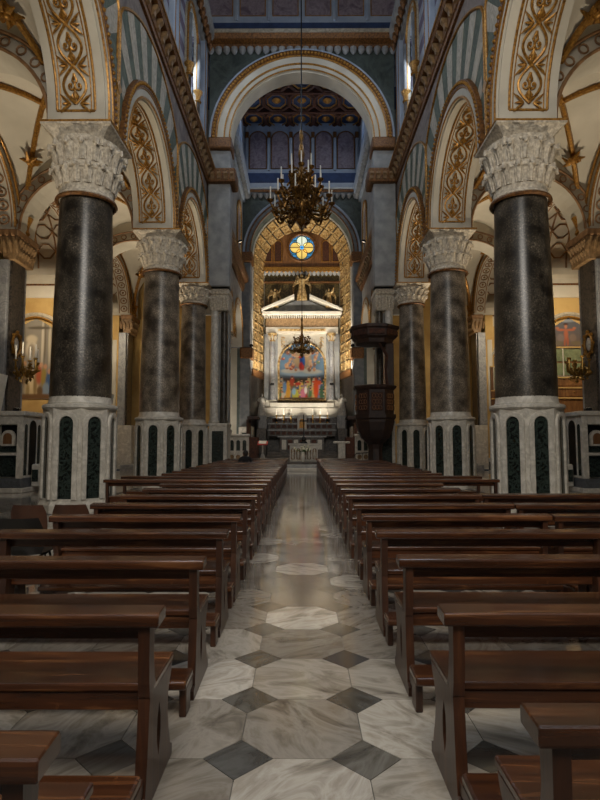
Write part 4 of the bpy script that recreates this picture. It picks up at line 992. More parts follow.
make_chandelier('large gilt bronze chandelier with many candles hanging in the nave', (-.02, 20, 9.55), 1.15, 3.6, 25.7, [(10, 1.15, .75, .62, 1), (8, .78, 1.45, .62, 1), (6, .42, 2.0, .6, 1)])
make_chandelier('smaller dark chandelier hanging before the altar painting', (0, 33, 6.6), .78, 2.4, 23.32, [(8, .85, .6, .4, 1), (6, .5, 1.1, .36, 1)])

# ================================================================== PULPIT
pu = thing('pulpit', 'carved dark wooden pulpit with sounding board by the right piers', 'pulpit', (3.15, 24.0, 0))
def hexa(m, levels, rot=PI/8, n=8, sx=1, sy=1): return m.lathe(levels, n, rot=rot, sx=sx, sy=sy)
hexa(MB(), [(.42,0),(.44,.12),(.34,.22),(.3,1.2),(.36,1.4)]).obj('stem', 'dark_wood', pu)
hexa(MB(), [(.3,1.38),(.5,1.55),(.55,1.62),(.62,1.66),(.78,2.0),(.86,2.35),(.86,2.45),(.93,2.52),(.93,2.68)]).obj('bowl', 'dark_wood', pu)
bd = hexa(MB(), [(.84,2.68),(.84,3.72)]).obj('body', 'dark_wood', pu)
inr = .84*math.cos(PI/8); fw = .84*math.sin(PI/8)
mp = MB().box(-fw*.78, fw*.78, -inr-.025, -inr+.02, 2.82, 3.58).mesh('carved_panel', bevel=.015)
mo = MB()
for q in range(3):
    for a in range(-1, 2): mo.tube([(a*.13+.07*math.cos(2*PI*z/9), -inr-.035, 2.95+q*.25+.09*math.sin(2*PI*z/9)) for z in range(9)], .016, 5, closed=True)
mo = mo.mesh('carving')
for k in range(8):
    o = mobj('carved_panel', mp, 'carved_wood', bd); o.rotation_euler.z = PI/4*k; o = mobj('carving', mo, 'panel_wood', bd); o.rotation_euler.z = PI/4*k
hexa(MB(), [(.86,3.72),(.95,3.8),(.98,3.88),(.9,3.92)]).obj('rim', 'dark_wood', pu)
MB().box(.45, .8, -.35, .35, 3.7, 5.75).obj('back_board', 'dark_wood', pu, bevel=.02)
MB().box(.43, .46, -.26, .26, 4.0, 5.5).obj('back_panel', 'panel_wood', pu, bevel=.01)
MB().tube([(.5,-.4,3.9),(.42,-.42,4.6),(.5,-.4,5.2),(.15,-.55,5.7)], [.06,.05,.08,.05], 6).obj('bracket', 'carved_wood', pu, smooth=True)
cn = hexa(MB(), [(.5,5.7),(.82,5.74),(.86,5.9),(1.0,6.0),(1.04,6.3),(1.12,6.36),(1.12,6.46),(.95,6.52),(.6,6.56)]).obj('sounding_board', 'dark_wood', pu)
mk = MB().box(-.33, .33, -.99, -.9, 6.04, 6.26).mesh('fascia', bevel=.01)
for k in range(8): mobj('fascia', mk, 'carved_wood', cn).rotation_euler.z = PI/4*k
# iron hand rail by the pulpit
ra = thing('iron_railing', 'small black wrought iron railing below the pulpit', 'railing', (2.9, 26.75, 0))
MB().tube([(-.55,0,.55),(-.3,0,.95),(.35,0,1.0)], .022, 6).obj('handrail', 'iron', ra)
for k in range(6): MB().tube([(-.5+k*.17,0,0),(-.5+k*.17,0,min(1.0,.66+k*.18))], .012, 5).obj('baluster', 'iron', ra)
# ================================================================== ALTARS
# free-standing altar
al = thing('altar_table', 'white marble altar with carved front before the high altar', 'altar', (.1, 31.0, .42))
MB().box(-.86, .86, 0, .8, .9, 1.0).obj('top_slab', 'white_marble', al, bevel=.02, seg=2)
b = MB().box(-.78, .78, .06, .76, 0, .9).obj('body', 'white_marble', al, bevel=.01)
for k in range(5):
    x = -.6+k*.3; n = MB().prism([(a+x, z) for a, z in arch_slot(.11, .12, .62)], lambda p: (p[0], .03, p[1]), lambda p: (p[0], .07, p[1])).obj('relief_panel', 'bracket', b)
    MB().lathe([(.05,.15),(.07,.3),(.06,.5),(.03,.56),(.045,.62),(.02,.7)], 8, (x, .03, 0)).obj('relief_figure', 'white_marble', n, smooth=True)
ac = MB().box(-.87, .87, -.012, .81, 1.0, 1.012).obj('altar_cloth', 'grey_cloth'); ac.location = (.1, 31.0, .42); tag(ac, 'thin cloth on top of the white altar', 'cloth')
va = thing('flower_vase', 'white vase with pale flowers standing before the altar', 'vase', (.05, 30.4, .42))
MB().lathe([(.06,0),(.1,.1),(.12,.3),(.07,.48),(.09,.55)], 14).obj('vase', 'candle', va, smooth=True)
m = MB(); l = MB()
for q in range(22):
    a = RND.uniform(0, 2*PI); rr = RND.uniform(0, .38); c = (rr*math.cos(a)*1.3, rr*math.sin(a)*.6, .72+RND.uniform(-.1,.18)); m.ball(c, .05, 6, 4); l.tube([(0,0,.5), c], [.01,.02], 4)
tag(l.obj('stems', 'leaf_green', va), kind='stuff'); tag(m.obj('blooms', 'flower', va, smooth=True), kind='stuff')
cx = thing('standing_crucifix', 'tall thin black crucifix standing on the altar', 'crucifix', (.1, 31.35, 1.432))
MB().lathe([(.22,0),(.2,.06),(.1,.12),(.16,.22),(.1,.32),(.03,.4)], 12).obj('base', 'iron', cx, smooth=True)
MB().box(-.03, .03, -.025, .025, .35, 1.62).obj('upright', 'iron', cx); MB().box(-.24, .24, -.025, .025, 1.22, 1.29).obj('crossbar', 'iron', cx)
MB().tube([(0,-.04,.85),(0,-.05,1.05),(0,-.04,1.2)], [.025,.04,.03], 6).obj('figure', 'bronze', cx, smooth=True)
le = thing('lectern', 'lectern with red book rest left of the altar', 'lectern', (-2.15, 30.5, .42))
MB().lathe([(.2,0),(.2,.05),(.05,.12),(.04,.9)], 12).obj('stand', 'white_marble', le, smooth=True)
MB().add([(-.18,-.1,.0),(.18,-.1,.0),(.22,.1,.0),(-.22,.1,.0),(-.02,-.04,.55),(.02,-.04,.55),(.02,.04,.55),(-.02,.04,.55)], [(3,2,1,0),(4,5,6,7),(0,1,5,4),(1,2,6,5),(2,3,7,6),(3,0,4,7)]).obj('drape', 'grey_cloth', le)
MB().prism([(-.2,.9),(.2,1.08),(.2,1.14),(-.2,.96)], lambda p: (-.28, p[0], p[1]), lambda p: (.28, p[0], p[1])).obj('book_rest', 'red', le, bevel=.01)
MB().prism([(-.15,.98),(.15,1.11),(.15,1.15),(-.15,1.02)], lambda p: (-.2, p[0], p[1]), lambda p: (.2, p[0], p[1])).obj('book', 'candle', le)
pe = thing('marble_pedestal', 'white marble pedestal right of the altar', 'pedestal', (2.2, 31.0, .42))
MB().box(-.26,.26,-.26,.26,0,.1).obj('base','white_marble',pe,bevel=.02); MB().box(-.2,.2,-.2,.2,.1,1.0).obj('shaft','white_marble',pe,bevel=.01); MB().box(-.45,.45,-.3,.3,1.0,1.12).obj('top_slab','white_marble',pe,bevel=.03,seg=2)
# high altar
ha = thing('high_altar', 'dark marble high altar with inlaid tiers below the painting', 'altar', (0, 37.6, .3))
for z0, z1, y0, hw in ((0,.18,-1.6,2.36),(.18,.36,-1.25,2.34),(.36,.54,-.9,2.3)): MB().box(-hw, hw, y0, 1.2, z0, z1).obj('step', 'dark_marble', ha, bevel=.015)
MB().box(-1.5, 1.5, -.3, .6, .54, 1.5).obj('mensa', 'dark_marble', ha, bevel=.02); MB().box(-1.65, 1.65, -.38, .6, 1.5, 1.6).obj('table_slab', 'grey_marble', ha, bevel=.02)
for k in range(7): MB().box(-1.35+k*.4, -1.05+k*.4, -.33, -.28, .7, 1.35).obj('inlay', 'carved_wood' if k % 2 else 'white_marble', ha, bevel=.01)
for hw, y0, z0, z1 in ((2.3,.3,1.6,2.05),(2.3,.55,2.05,2.5),(2.2,.8,2.5,2.95)):
    t_ = MB().box(-hw, hw, y0, 1.3, z0, z1).obj('gradine', 'dark_marble', ha, bevel=.015)
    MB().box(-hw-.05, hw+.05, y0-.05, 1.3, z1-.08, z1).obj('gradine_edge', 'grey_marble', t_, bevel=.01)
    for k in range(11): MB().box(-hw+.15+k*(2*hw-.3)/11, -hw+.15+(k+.75)*(2*hw-.3)/11, y0-.02, y0+.02, z0+.1, z1-.14).obj('inlay', 'carved_wood', t_)
ta = MB().box(-.32,.32,.2,.9,2.05,2.95).obj('tabernacle','white_marble',ha,bevel=.02); MB().prism([(-.4,2.95),(.4,2.95),(.25,3.15),(-.25,3.15)], lambda p: (p[0],.15,p[1]), lambda p: (p[0],.9,p[1])).obj('tabernacle_top','white_marble',ta,bevel=.01)
MB().prism(arch_slot(.18,2.15,2.6), lambda p: (p[0],.17,p[1]), lambda p: (p[0],.22,p[1])).obj('tabernacle_door','gold',ta)
for k in range(3):
    for s in (-1, 1):
        c = thing('altar_candlestick', '%s gilt candlestick on the high altar, %s of the tabernacle' % (('inner','middle','outer')[k], ('left','right')[s > 0]), 'candlestick', (s*(.75+k*.5), 38.28, 2.8), 0, 'high altar candlesticks')
        MB().lathe([(.095,0),(.09,.04),(.03,.1),(.05,.25),(.03,.4),(.05,.5),(.08,.55)], 10).obj('stick','brass',c,smooth=True); MB().lathe([(.025,.55),(.022,1.0)], 8).obj('candle','candle',c)
# aedicule round the painting
Y = B1
ae = thing('altarpiece_frame', 'marble altarpiece frame with columns and broken pediment', 'altarpiece', (0, Y-.0, 0))
MB().box(-2.7, 2.7, -.95, 0, 3.25, 3.9).obj('base_ledge', 'cream', ae, bevel=.03, seg=2); MB().box(-2.3, 2.3, -.8, 0, 3.9, 4.28).obj('sill', 'cream', ae, bevel=.03)
MB().box(-2.7, 2.7, -.5, 0, .3, 3.25).obj('lower_body', 'dark_marble', ae)
for s in (-1, 1):
    MB().box(*sorted((s*1.78, s*2.75)), -.55, 0, 3.9, 4.5).obj('pedestal', 'cream', ae, bevel=.02)
    MB().box(*sorted((s*1.75, s*2.72)), -.3, 0, 4.5, 9.3).obj('pilaster', 'stone', ae, bevel=.02)
    MB().lathe([(.25,4.5),(.26,4.56),(.21,4.65),(.19,8.7)], 20, (s*2.12,-.5,0)).obj('column', 'grey_marble', ae, smooth=True)
    cp = MB().lathe([(.2,8.7),(.22,8.75),(.2,8.8),(.24,9.0),(.32,9.22),(.32,9.3)], 16, (s*2.12,-.5,0)).obj('capital', 'gold_bright', ae, smooth=True)
    m = MB()
    for k in range(8): a = PI/4*k; m.tube([(s*2.12+.2*math.cos(a),-.5+.2*math.sin(a),8.8),(s*2.12+.28*math.cos(a),-.5+.28*math.sin(a),9.0),(s*2.12+.34*math.cos(a),-.5+.34*math.sin(a),9.1)], [.03,.06,.02], 5)
    m.obj('leaf_row', 'cream', cp, smooth=True)
    # raking halves of the broken pediment
    MB().prism([(s*2.9,10.85),(s*.55,11.85),(s*.55,12.08),(s*2.9,11.05)], lambda p: (p[0],-.95,p[1]), lambda p: (p[0],0,p[1])).obj('raking_cornice', 'cream', ae, bevel=.02)
MB().box(-2.6, 2.6, -.6, 0, 9.3, 9.75).obj('architrave', 'cream', ae, bevel=.02); MB().box(-2.6, 2.6, -.5, 0, 9.75, 10.4).obj('frieze', 'bracket', ae)
MB().box(-1.7, 1.7, -.68, -.55, 9.45, 9.6).obj('gilt_line', 'gold_bright', ae)
co = MB().box(-2.85, 2.85, -.9, 0, 10.6, 10.85).obj('cornice', 'cream', ae, bevel=.03)
for k in range(34): MB().box(-2.7+k*.162, -2.62+k*.162, -.78, -.4, 10.42, 10.6).obj('dentil', 'cream', co)
MB().prism([(-2.6,10.85),(2.6,10.85),(.5,11.75),(-.5,11.75)], lambda p: (p[0],-.3,p[1]), lambda p: (p[0],0,p[1])).obj('tympanum', 'dim_stone', ae)
fm = MB(); pin = arc_pts(0, 7.05, 1.68, 4.5, 24); pout = arc_pts(0, 7.05, 1.75, 4.5, 24)
fm.tube([(a,-.28,b) for a, b in pin], .09, 6, closed=True); fm.obj('gilt_frame', 'gold_bright', ae, smooth=True)
A = pin; top = [(-1.75,4.4)]+[(-1.75+3.5*(i-1)/24 if 1 <= i <= 25 else (-1.75 if i < 1 else 1.75), 9.3) for i in range(1, 26)]+[(1.75,4.4)]
sp = MB(); n = len(A); sp.quads2d(A+top, [(i,i+1,n+i+1,n+i) for i in range(n-1)], lambda p: (p[0],-.22,p[1]), lambda p: (p[0],-.02,p[1])); sp.obj('spandrel', 'cream', ae)
m = MB()
for s in (-1, 1):
    for q in range(3):
        c = (s*1.4, 8.95-q*.28); m.tube([(c[0]+.16*(1-z/14)*math.cos(z*.55), -.24, c[1]+.16*(1-z/14)*math.sin(z*.55)) for z in range(13)], .03, 5)
m.obj('gilded_scroll', 'gold_bright', ae, smooth=True)
def bg(u, v):
    a = lin('#3f3428'); b = lin('#5f7f9a'); c = lin('#8fa8b8'); t = min(1, max(0, (v-.36)/.12)); n = .5+.5*math.sin(u*17+v*9)*math.cos(v*23-u*7)
    return tuple((x*(1-t)+(y*(1-.4*n)+z*.4*n)*t)*.8 for x, y, z in zip(a[:3], b[:3], c[:3]))
PQ = random.Random(9)
bl = [(.5,.46,.44,.05,'#8fa4b2'),(.25,.5,.2,.04,'#b4b2a6'),(.72,.49,.2,.04,'#b8b6aa'),(.5,.52,.12,.03,'#c2bcae'),(.5,.7,.2,.16,'#a88e68'),(.15,.85,.12,.05,'#4a4a4c'),(.85,.86,.12,.05,'#4c4844')]
for sx in (-1, 1):
    for q in range(26):
        a = PQ.uniform(-1.0, 1.25); rr = PQ.uniform(.16, .42); cu = .5+sx*rr*math.cos(a*.8); cv = .68+.19*math.sin(a)
        bl += [(cu, cv, PQ.uniform(.025,.05), PQ.uniform(.018,.04), PQ.choice(['#b88a66','#a8704e','#c49c78','#8a5a44','#9a4a38','#6a7a54','#5a6a80','#c0a482','#7a5a48'])), (cu+.02, cv+.015, .014, .012, '#c8a080')]
bl += [(.5,.69,.055,.12,'#1f3a70'),(.54,.66,.03,.09,'#2c5290'),(.48,.58,.045,.07,'#a02a24'),(.52,.56,.03,.05,'#b84034'),(.46,.74,.05,.02,'#a03428'),(.5,.8,.024,.026,'#c89c78'),(.5,.825,.026,.014,'#e0c890'),(.4,.75,.04,.014,'#c49c78'),(.6,.75,.04,.014,'#c49c78'),(.5,.9,.12,.025,'#d0b880')]
PR_ = random.Random(5)
robe = ['#5a6a84','#a87a34','#7a4e2c','#9c3c28','#46604c','#b09a60','#34507c','#b4a890','#a87a8c','#a83420','#7a5a74','#4e6a42','#8a8a80','#c0a24c']
for row in range(3):
    for i in range(11):
        u = .05+.09*i+PR_.uniform(-.03,.03); top = (.33,.26,.17)[row]+PR_.uniform(-.05,.04); c = PR_.choice(robe)
        bl += [(u, top-.1, .035+PR_.uniform(0,.025), .1+PR_.uniform(0,.05), c), (u+PR_.uniform(-.03,.03), top-.16, .03, .06, PR_.choice(robe)), (u+PR_.uniform(-.04,.04), top-.04, .035, .016, PR_.choice(robe)), (u+PR_.uniform(-.01,.01), top+.02, .018, .018, '#b88a68'), (u, top+.038, .02, .011, '#33261c')]
bl += [(.2,.16,.05,.15,'#b8862e'),(.13,.22,.04,.1,'#5a7a9a'),(.36,.09,.07,.1,'#a8a83a'),(.33,.15,.04,.06,'#7a9ab0'),(.52,.09,.05,.11,'#b86a7c'),(.58,.17,.03,.06,'#d0c8c0'),(.8,.2,.055,.17,'#b8441e'),(.86,.3,.05,.04,'#c04a24'),(.92,.12,.04,.12,'#3e5a3e'),(.42,.28,.06,.025,'#a83424'),(.5,.02,.5,.03,'#6a5236')]
def inside(u, v): x = -1.68+3.36*u; z = 4.5+4.23*v; return z < 7.05 or (x*x+(z-7.05)**2) < 1.68**2
pa = canvas('altar_painting', 96, 120, 'x', Y-.2, -1.68, 1.68, 4.5, 8.73, (lambda F_: (lambda u, v: tuple(q*.75 for q in F_(u, v))))(blobs(bg, bl)), inside, thick=.05); tag(pa, 'arched oil painting of a figure in clouds above a robed crowd', 'painting')

# statues
def make_statue(name, label, loc, h, mt, wings=False, rz=0.0, group=None, pedestal=0.0):
    r = thing(name, label, 'statue', loc, rz, group); k = h/1.75; p = pedestal
    m = MB().lathe([(.3*k,p),(.33*k,p+.1*k),(.26*k,p+.5*k),(.2*k,p+.9*k),(.22*k,p+1.2*k),(.26*k,p+1.38*k),(.12*k,p+1.48*k),(.07*k,p+1.53*k)], 14, sy=.75); b = m.obj('draped_body', mt, r, smooth=True)
    f = MB()
    for q in range(9): a = 2*PI*q/9; f.tube([(.31*k*math.cos(a),.23*k*math.sin(a),p),(.27*k*math.cos(a),.2*k*math.sin(a),p+.5*k),(.2*k*math.cos(a+.2),.15*k*math.sin(a+.2),p+.95*k)], [.04*k,.035*k,.015*k], 5)
    f.obj('drapery_folds', mt, b, smooth=True)
    MB().ball((0,-.02,p+1.64*k), .115*k, 10, 8, (.85,.95,1.1)).ball((0,-.12*k,p+1.62*k), .025*k, 6, 4).obj('head', mt, r, smooth=True)
    for s in (-1, 1):
        MB().tube([(s*.22*k,0,p+1.36*k),(s*.36*k,-.05*k,p+1.12*k),(s*.26*k,-.26*k,p+1.12*k)] if not wings or s < 0 else [(s*.22*k,0,p+1.36*k),(s*.42*k,-.05*k,p+1.5*k),(s*.5*k,-.12*k,p+1.8*k)], [.085*k,.07*k,.045*k], 7).obj('arm', mt, r, smooth=True)
        if wings:
            w_ = MB()
            for q in range(6): a = .5+q*.22; w_.tube([(s*.1*k,.12*k,p+1.3*k),(s*(.3+.06*q)*k,.22*k,p+(1.7-.14*q)*k),(s*(.42+.03*q)*k,.24*k,p+(1.55-.24*q)*k)], [.05*k,.06*k,.015*k], 5)
            w_.obj('wing', mt, r, smooth=True)
    if pedestal: MB().box(-.3,.3,-.28,.28,0,p).obj('pedestal', 'grey_marble', r, bevel=.03)
    return r
make_statue('angel_statue', 'gilded winged angel standing above the centre of the pediment', (0, Y-.45, 11.75), 1.9, 'gold_bright', True)
make_statue('angel_statue', 'gilded angel above the left slope of the pediment', (-1.95, Y-.4, 11.2), 1.4, 'gold_bright', True, .3, 'pediment angels')
make_statue('angel_statue', 'gilded angel above the right slope of the pediment', (1.95, Y-.4, 11.2), 1.4, 'gold_bright', True, -.3, 'pediment angels')
make_statue('marble_statue', 'pale marble statue on the ledge left of the altar painting', (-2.75, 37.95, 2.4), 1.5, 'white_marble', False, .3, 'altar statues', .9)
make_statue('marble_statue', 'pale marble statue on the ledge right of the altar painting', (2.75, 37.95, 2.4), 1.5, 'white_marble', False, -.3, 'altar statues', .9)
for s, side in ((-1, 'left'), (1, 'right')):
    m = MB().box(*sorted((s*2.42, s*3.08)), 37.6, 38.25, .3, 2.4).obj('statue_base', 'dark_marble', bevel=.03); tag(m, 'dark marble base under the %s altar statue' % side, 'pedestal', 'altar statue bases')
    # carved choir stall
    st = thing('choir_stall', 'carved dark wooden choir stall on the %s of the sanctuary' % side, 'choir stall', (s*3.1, 35.0, .3), 0, 'choir stalls')
    MB().box(-.35, .35, -.6, .9, 0, .5).obj('seat', 'carved_wood', st, bevel=.02); MB().box(*sorted((s*.2, s*.35)), -.6, .9, .5, 2.6).obj('back', 'carved_wood', st, bevel=.02)
    for yy in (-.6, .0, .6): MB().box(-.35, .35, yy, yy+.08, .5, 1.5).obj('arm_panel', 'carved_wood', st, bevel=.02)
    MB().box(-.3, .4, -.7, .95, 2.6, 2.8).obj('canopy', 'dark_wood', st, bevel=.04)
    for k in range(3): MB().box(*sorted((s*.18, s*.21)), -.5+k*.5, -.15+k*.5, 1.5, 2.4).obj('carved_panel', 'panel_wood', st, bevel=.02)
    # marble rail with dark round-headed panels
    rl = thing('altar_rail', 'white marble rail with round-headed panels, %s end of the steps' % side, 'altar rail', (s*3.35, 29.35, .3), 0, 'altar rails')
    MB().box(-.55, .55, -.15, .15, 0, .12).obj('base', 'white_marble', rl, bevel=.01); MB().box(-.6, .6, -.2, .2, 1.5, 1.62).obj('top_rail', 'white_marble', rl, bevel=.02)
    MB().box(-.55, .55, -.1, .1, .12, 1.5).obj('body', 'white_marble', rl)
    for x in (-.33, 0, .33): MB().prism([(a+x, z) for a, z in arch_slot(.1, .75, 1.2)], lambda p: (p[0], -.12, p[1]), lambda p: (p[0], -.05, p[1])).obj('inset_panel', 'green_marble', rl)
    for x in (-.33, 0, .33): MB().lathe([(.12,-.02),(.12,.02)], 12).obj('roundel', 'bracket', rl).matrix_local = Matrix.Translation((x,-.1,.42)) @ Matrix.Rotation(PI/2, 4, 'X')

# ================================================================== CHAPEL FITTINGS
def bgL(u, v):
    a = lin('#8a8478'); b = lin('#5a5248'); t = .5+.5*math.sin(u*9); return tuple(x*(1-t*.3)+y*t*.3 for x, y in zip(a[:3], b[:3]))
blL = [(.44,.62,.09,.12,'#c8bea8'),(.44,.74,.09,.05,'#c0b49c'),(.44,.58,.06,.1,'#8e8474'),(.62,.7,.022,.3,'#c2b8a4'),(.66,.7,.014,.3,'#6e6454'),(.74,.7,.022,.3,'#bcb29c'),(.8,.7,.02,.3,'#6a5f50'),(.56,.88,.2,.02,'#5e5648'),(.3,.7,.03,.3,'#6e6656'),
 (.47,.12,.12,.12,'#c2ac84'),(.45,.24,.07,.11,'#cbb890'),(.42,.34,.035,.035,'#a8805c'),(.52,.18,.03,.14,'#8a744e'),(.4,.1,.03,.1,'#94805a'),(.58,.3,.05,.12,'#a8583a'),(.61,.42,.03,.03,'#c09070'),(.66,.26,.045,.14,'#8e7c40'),(.68,.4,.03,.03,'#b8886a'),(.74,.2,.05,.14,'#40587c'),(.75,.34,.03,.03,'#b88a6c'),(.55,.42,.03,.03,'#7a5a44'),(.7,.12,.06,.08,'#7c8a98'),(.34,.3,.05,.12,'#6e5a40'),(.34,.44,.03,.03,'#a88262'),(.27,.24,.05,.16,'#8a6a4c'),(.6,.1,.05,.06,'#6a5236'),(.5,.03,.5,.035,'#6e5034')]
def point_inside(u, v): return v < .73 or abs(u-.5)*2 < 1-((v-.73)/.27)**1.35
for ci, F in enumerate((24.6, 30.85)):
    for s, side in ((-1, 'left'), (1, 'right')):
        xa, xb = s*11.95-1.35, s*11.95+1.35; near = ('near', 'far')[ci]
        if s < 0:
            o = canvas('fresco', 64, 70, 'x', F-.03, xa, xb, 3.4, 7.05, blobs(bgL, blL), point_inside, thick=.02); tag(o, 'fresco of kneeling figures on the wall of the %s left chapel' % near, 'fresco', 'chapel frescoes')
        else:
            def bgR(u, v): a = lin('#5a6068'); b = lin('#6a5a50'); return tuple(x*v+y*(1-v) for x, y in zip(a[:3], b[:3]))
            blR = [(.45,.42,.035,.2,'#a8644a'),(.45,.7,.022,.07,'#b87a5c'),(.37,.58,.07,.04,'#a8644a'),(.53,.58,.07,.04,'#a8644a'),(.31,.64,.03,.04,'#b07050'),(.59,.64,.03,.04,'#b07050'),(.425,.18,.018,.16,'#a05c44'),(.475,.18,.018,.16,'#a05c44'),(.45,.78,.04,.03,'#4c3024'),(.36,.3,.06,.14,'#7a6e6a'),(.56,.3,.06,.14,'#7a6a60'),(.3,.12,.1,.08,'#6c6456'),(.62,.12,.1,.08,'#70644e'),(.45,.9,.2,.05,'#8a8e94')]
            o = canvas('fresco', 70, 40, 'x', F-.03, xa, xb, 5.75, 7.05, blobs(bgR, blR), lambda u, v: v < .2 or abs(u-.5)*2 < 1-((v-.2)/.8)**1.35, thick=.02); tag(o, 'fresco of a figure with outstretched arms in the %s right chapel' % near, 'fresco', 'chapel frescoes')
            cb = thing('vestment_cabinet', 'wooden cabinet with greenish glazed doors in the %s right chapel' % near, 'cabinet', (s*11.95, F-.31, 0), 0, 'chapel cabinets')
            MB().box(-1.5, 1.5, 0, .3, 0, 5.7).obj('body', 'panel_wood', cb)
            simple_ok = 'glass_green' in MATS or simple('glass_green', '#6a7458', '#828a68', .15)
            for a in (-1.35, -.45, .45):
                for z in (4.4, 5.02): d_ = MB().box(a+.03, a+.87, -.03, .0, z+.03, z+.56).obj('glass_pane', 'glass_green', cb)
                MB().tube([(a,-.03,4.38),(a+.9,-.03,4.38),(a+.9,-.03,5.62),(a,-.03,5.62)], .035, 4, closed=True).obj('door_frame', 'cream', cb)
            for z in (3.5, 3.95):
                for a in (-1.35, -.45, .45):
                    dr = MB().box(a+.04, a+.86, -.03, .0, z, z+.36).obj('drawer', 'panel_wood', cb, bevel=.015); MB().ball((a+.45,-.05,z+.18), .03, 6, 4).obj('knob', 'brass', dr)
            for z in (3.42, 3.87, 4.32, 5.66): MB().box(-1.52, 1.52, -.08, .02, z-.03, z+.03).obj('ledge', 'ochre', cb)
# red sanctuary lamp
rd = thing('sanctuary_lamp', 'small glowing red lamp in front of the left chapel fresco', 'lamp', (-9.75, 21.6, 2.45))
MB().lathe([(.09,0),(.09,.03),(.02,.06),(.02,.75),(.07,.8)], 10).obj('stand', 'brass', rd, smooth=True); MB().lathe([(.07,.8),(.1,.9),(.1,1.05),(.08,1.1)], 12).obj('red_glass', 'red_lamp', rd, smooth=True); MB().lathe([(.03,1.1),(.03,1.5)], 8).obj('candle', 'candle', rd)
sl = MB().box(-9.95, -9.3, 21.2, 22.0, 0, 2.45).obj('lamp_plinth', 'white_marble', bevel=.03); tag(sl, 'white marble plinth carrying the red lamp, left aisle', 'plinth')
# gilt branched candelabra and cartouches on the nearest aisle piers
for s, side in ((-1, 'left'), (1, 'right')):
    c = thing('branched_candelabrum', 'gilt branched candelabrum on the dark pier of the %s aisle' % side, 'candelabrum', (s*(AX0+.08), 18.55, 3.85), 0, 'aisle candelabra')
    m = MB(); cn_ = MB(); u = -s
    m.tube([(0,0,0),(u*.15,0,-.12),(u*.32,0,-.05),(u*.4,0,.15)], [.05,.06,.05,.04], 6)
    tips = []
    for k in range(7):
        a = -PI*.55+k*PI*1.1/6; ex = u*(.38+.36*math.cos(a)); ey = .5*math.sin(a); tips.append((ex, ey, .32+.12*(k % 2)))
        m.tube([(u*.34,0,0),(u*.36+(ex-u*.36)*.5, ey*.5, -.12),(ex, ey*.95, .05),(ex, ey, .3+.12*(k % 2))], [.035,.045,.04,.03], 6)
        for q in range(3): cc = (u*.36+(ex-u*.36)*(.4+.25*q), ey*(.4+.25*q), -.1+.06*q); m.tube([cc, (cc[0]+.06*math.sin(q*2+k), cc[1]+.08, cc[2]+.08), (cc[0], cc[1]+.12, cc[2]+.02)], [.02,.05,.01], 5)
    for q in range(34):
        a = RND.uniform(-PI*.6, PI*.6); rr = RND.uniform(.1, .42); cc = Vector((u*(.34+rr*math.cos(a)*.8), rr*1.2*math.sin(a), RND.uniform(-.3, .22))); d_ = Vector((u*RND.uniform(-.05,.1), RND.uniform(-.12,.12), RND.uniform(-.1,.12)))
        m.tube([cc, cc+d_*.6, cc+d_*1.2+Vector((0,.03,-.03))], [.02,.055,.01], 5)
    m.obj('branches', 'brass', c, smooth=True)
    for t_ in tips:
        MB().lathe([(.02,-.03),(.07,0),(.075,.04)], 8, t_).obj('drip_cup', 'brass', c, smooth=True)
        if s < 0: MB().lathe([(.026,.02),(.024,.5)], 6, t_).obj('candle', 'candle', c)
    k = thing('gilt_cartouche', 'gilt oval cartouche above the candelabrum of the %s aisle' % side, 'cartouche', (s*(AX0+.08), 18.62, 4.8), 0, 'aisle cartouches')
    MB().lathe([(.22,-.03),(.22,.03),(.1,.06)], 20, sx=1, sy=.72).obj('medallion', 'cap_stone', k).matrix_local = Matrix.Rotation(-s*PI/2, 4, 'Y')
    m = MB(); m.tube([(u*.04, .26*math.cos(2*PI*i/24), .34*math.sin(2*PI*i/24)*1.05) for i in range(24)], .05, 6, closed=True)
    for q in range(8): a = 2*PI*q/8; m.ball((u*.05, .3*math.cos(a), .42*math.sin(a)), .07, 6, 4)
    m.obj('gilt_border', 'gold', k, smooth=True)
# picture board leaning on the screens (seen edge-on, white)
for s, side, y, x in ((-1, 'left', 16.9, -9.6), (-1, 'far left', 24.0, -8.6), (1, 'far right', 24.0, 8.6)):
    b = thing('notice_panel', 'white notice panel standing tilted on the %s chapel screen' % side, 'notice panel', (x, y, 2.425), 0, 'notice panels')
    MB().add([(-.05,0,0),(.02,0,0),(.2,0,1.2),(.13,0,1.2),(-.05,.7,0),(.02,.7,0),(.2,.7,1.2),(.13,.7,1.2)], [(0,1,2,3),(7,6,5,4),(0,4,5,1),(1,5,6,2),(2,6,7,3),(3,7,4,0)]).obj('board', 'candle', b); MB().box(-.15,.1,0,.7,-.005,.03).obj('foot', 'iron', b)

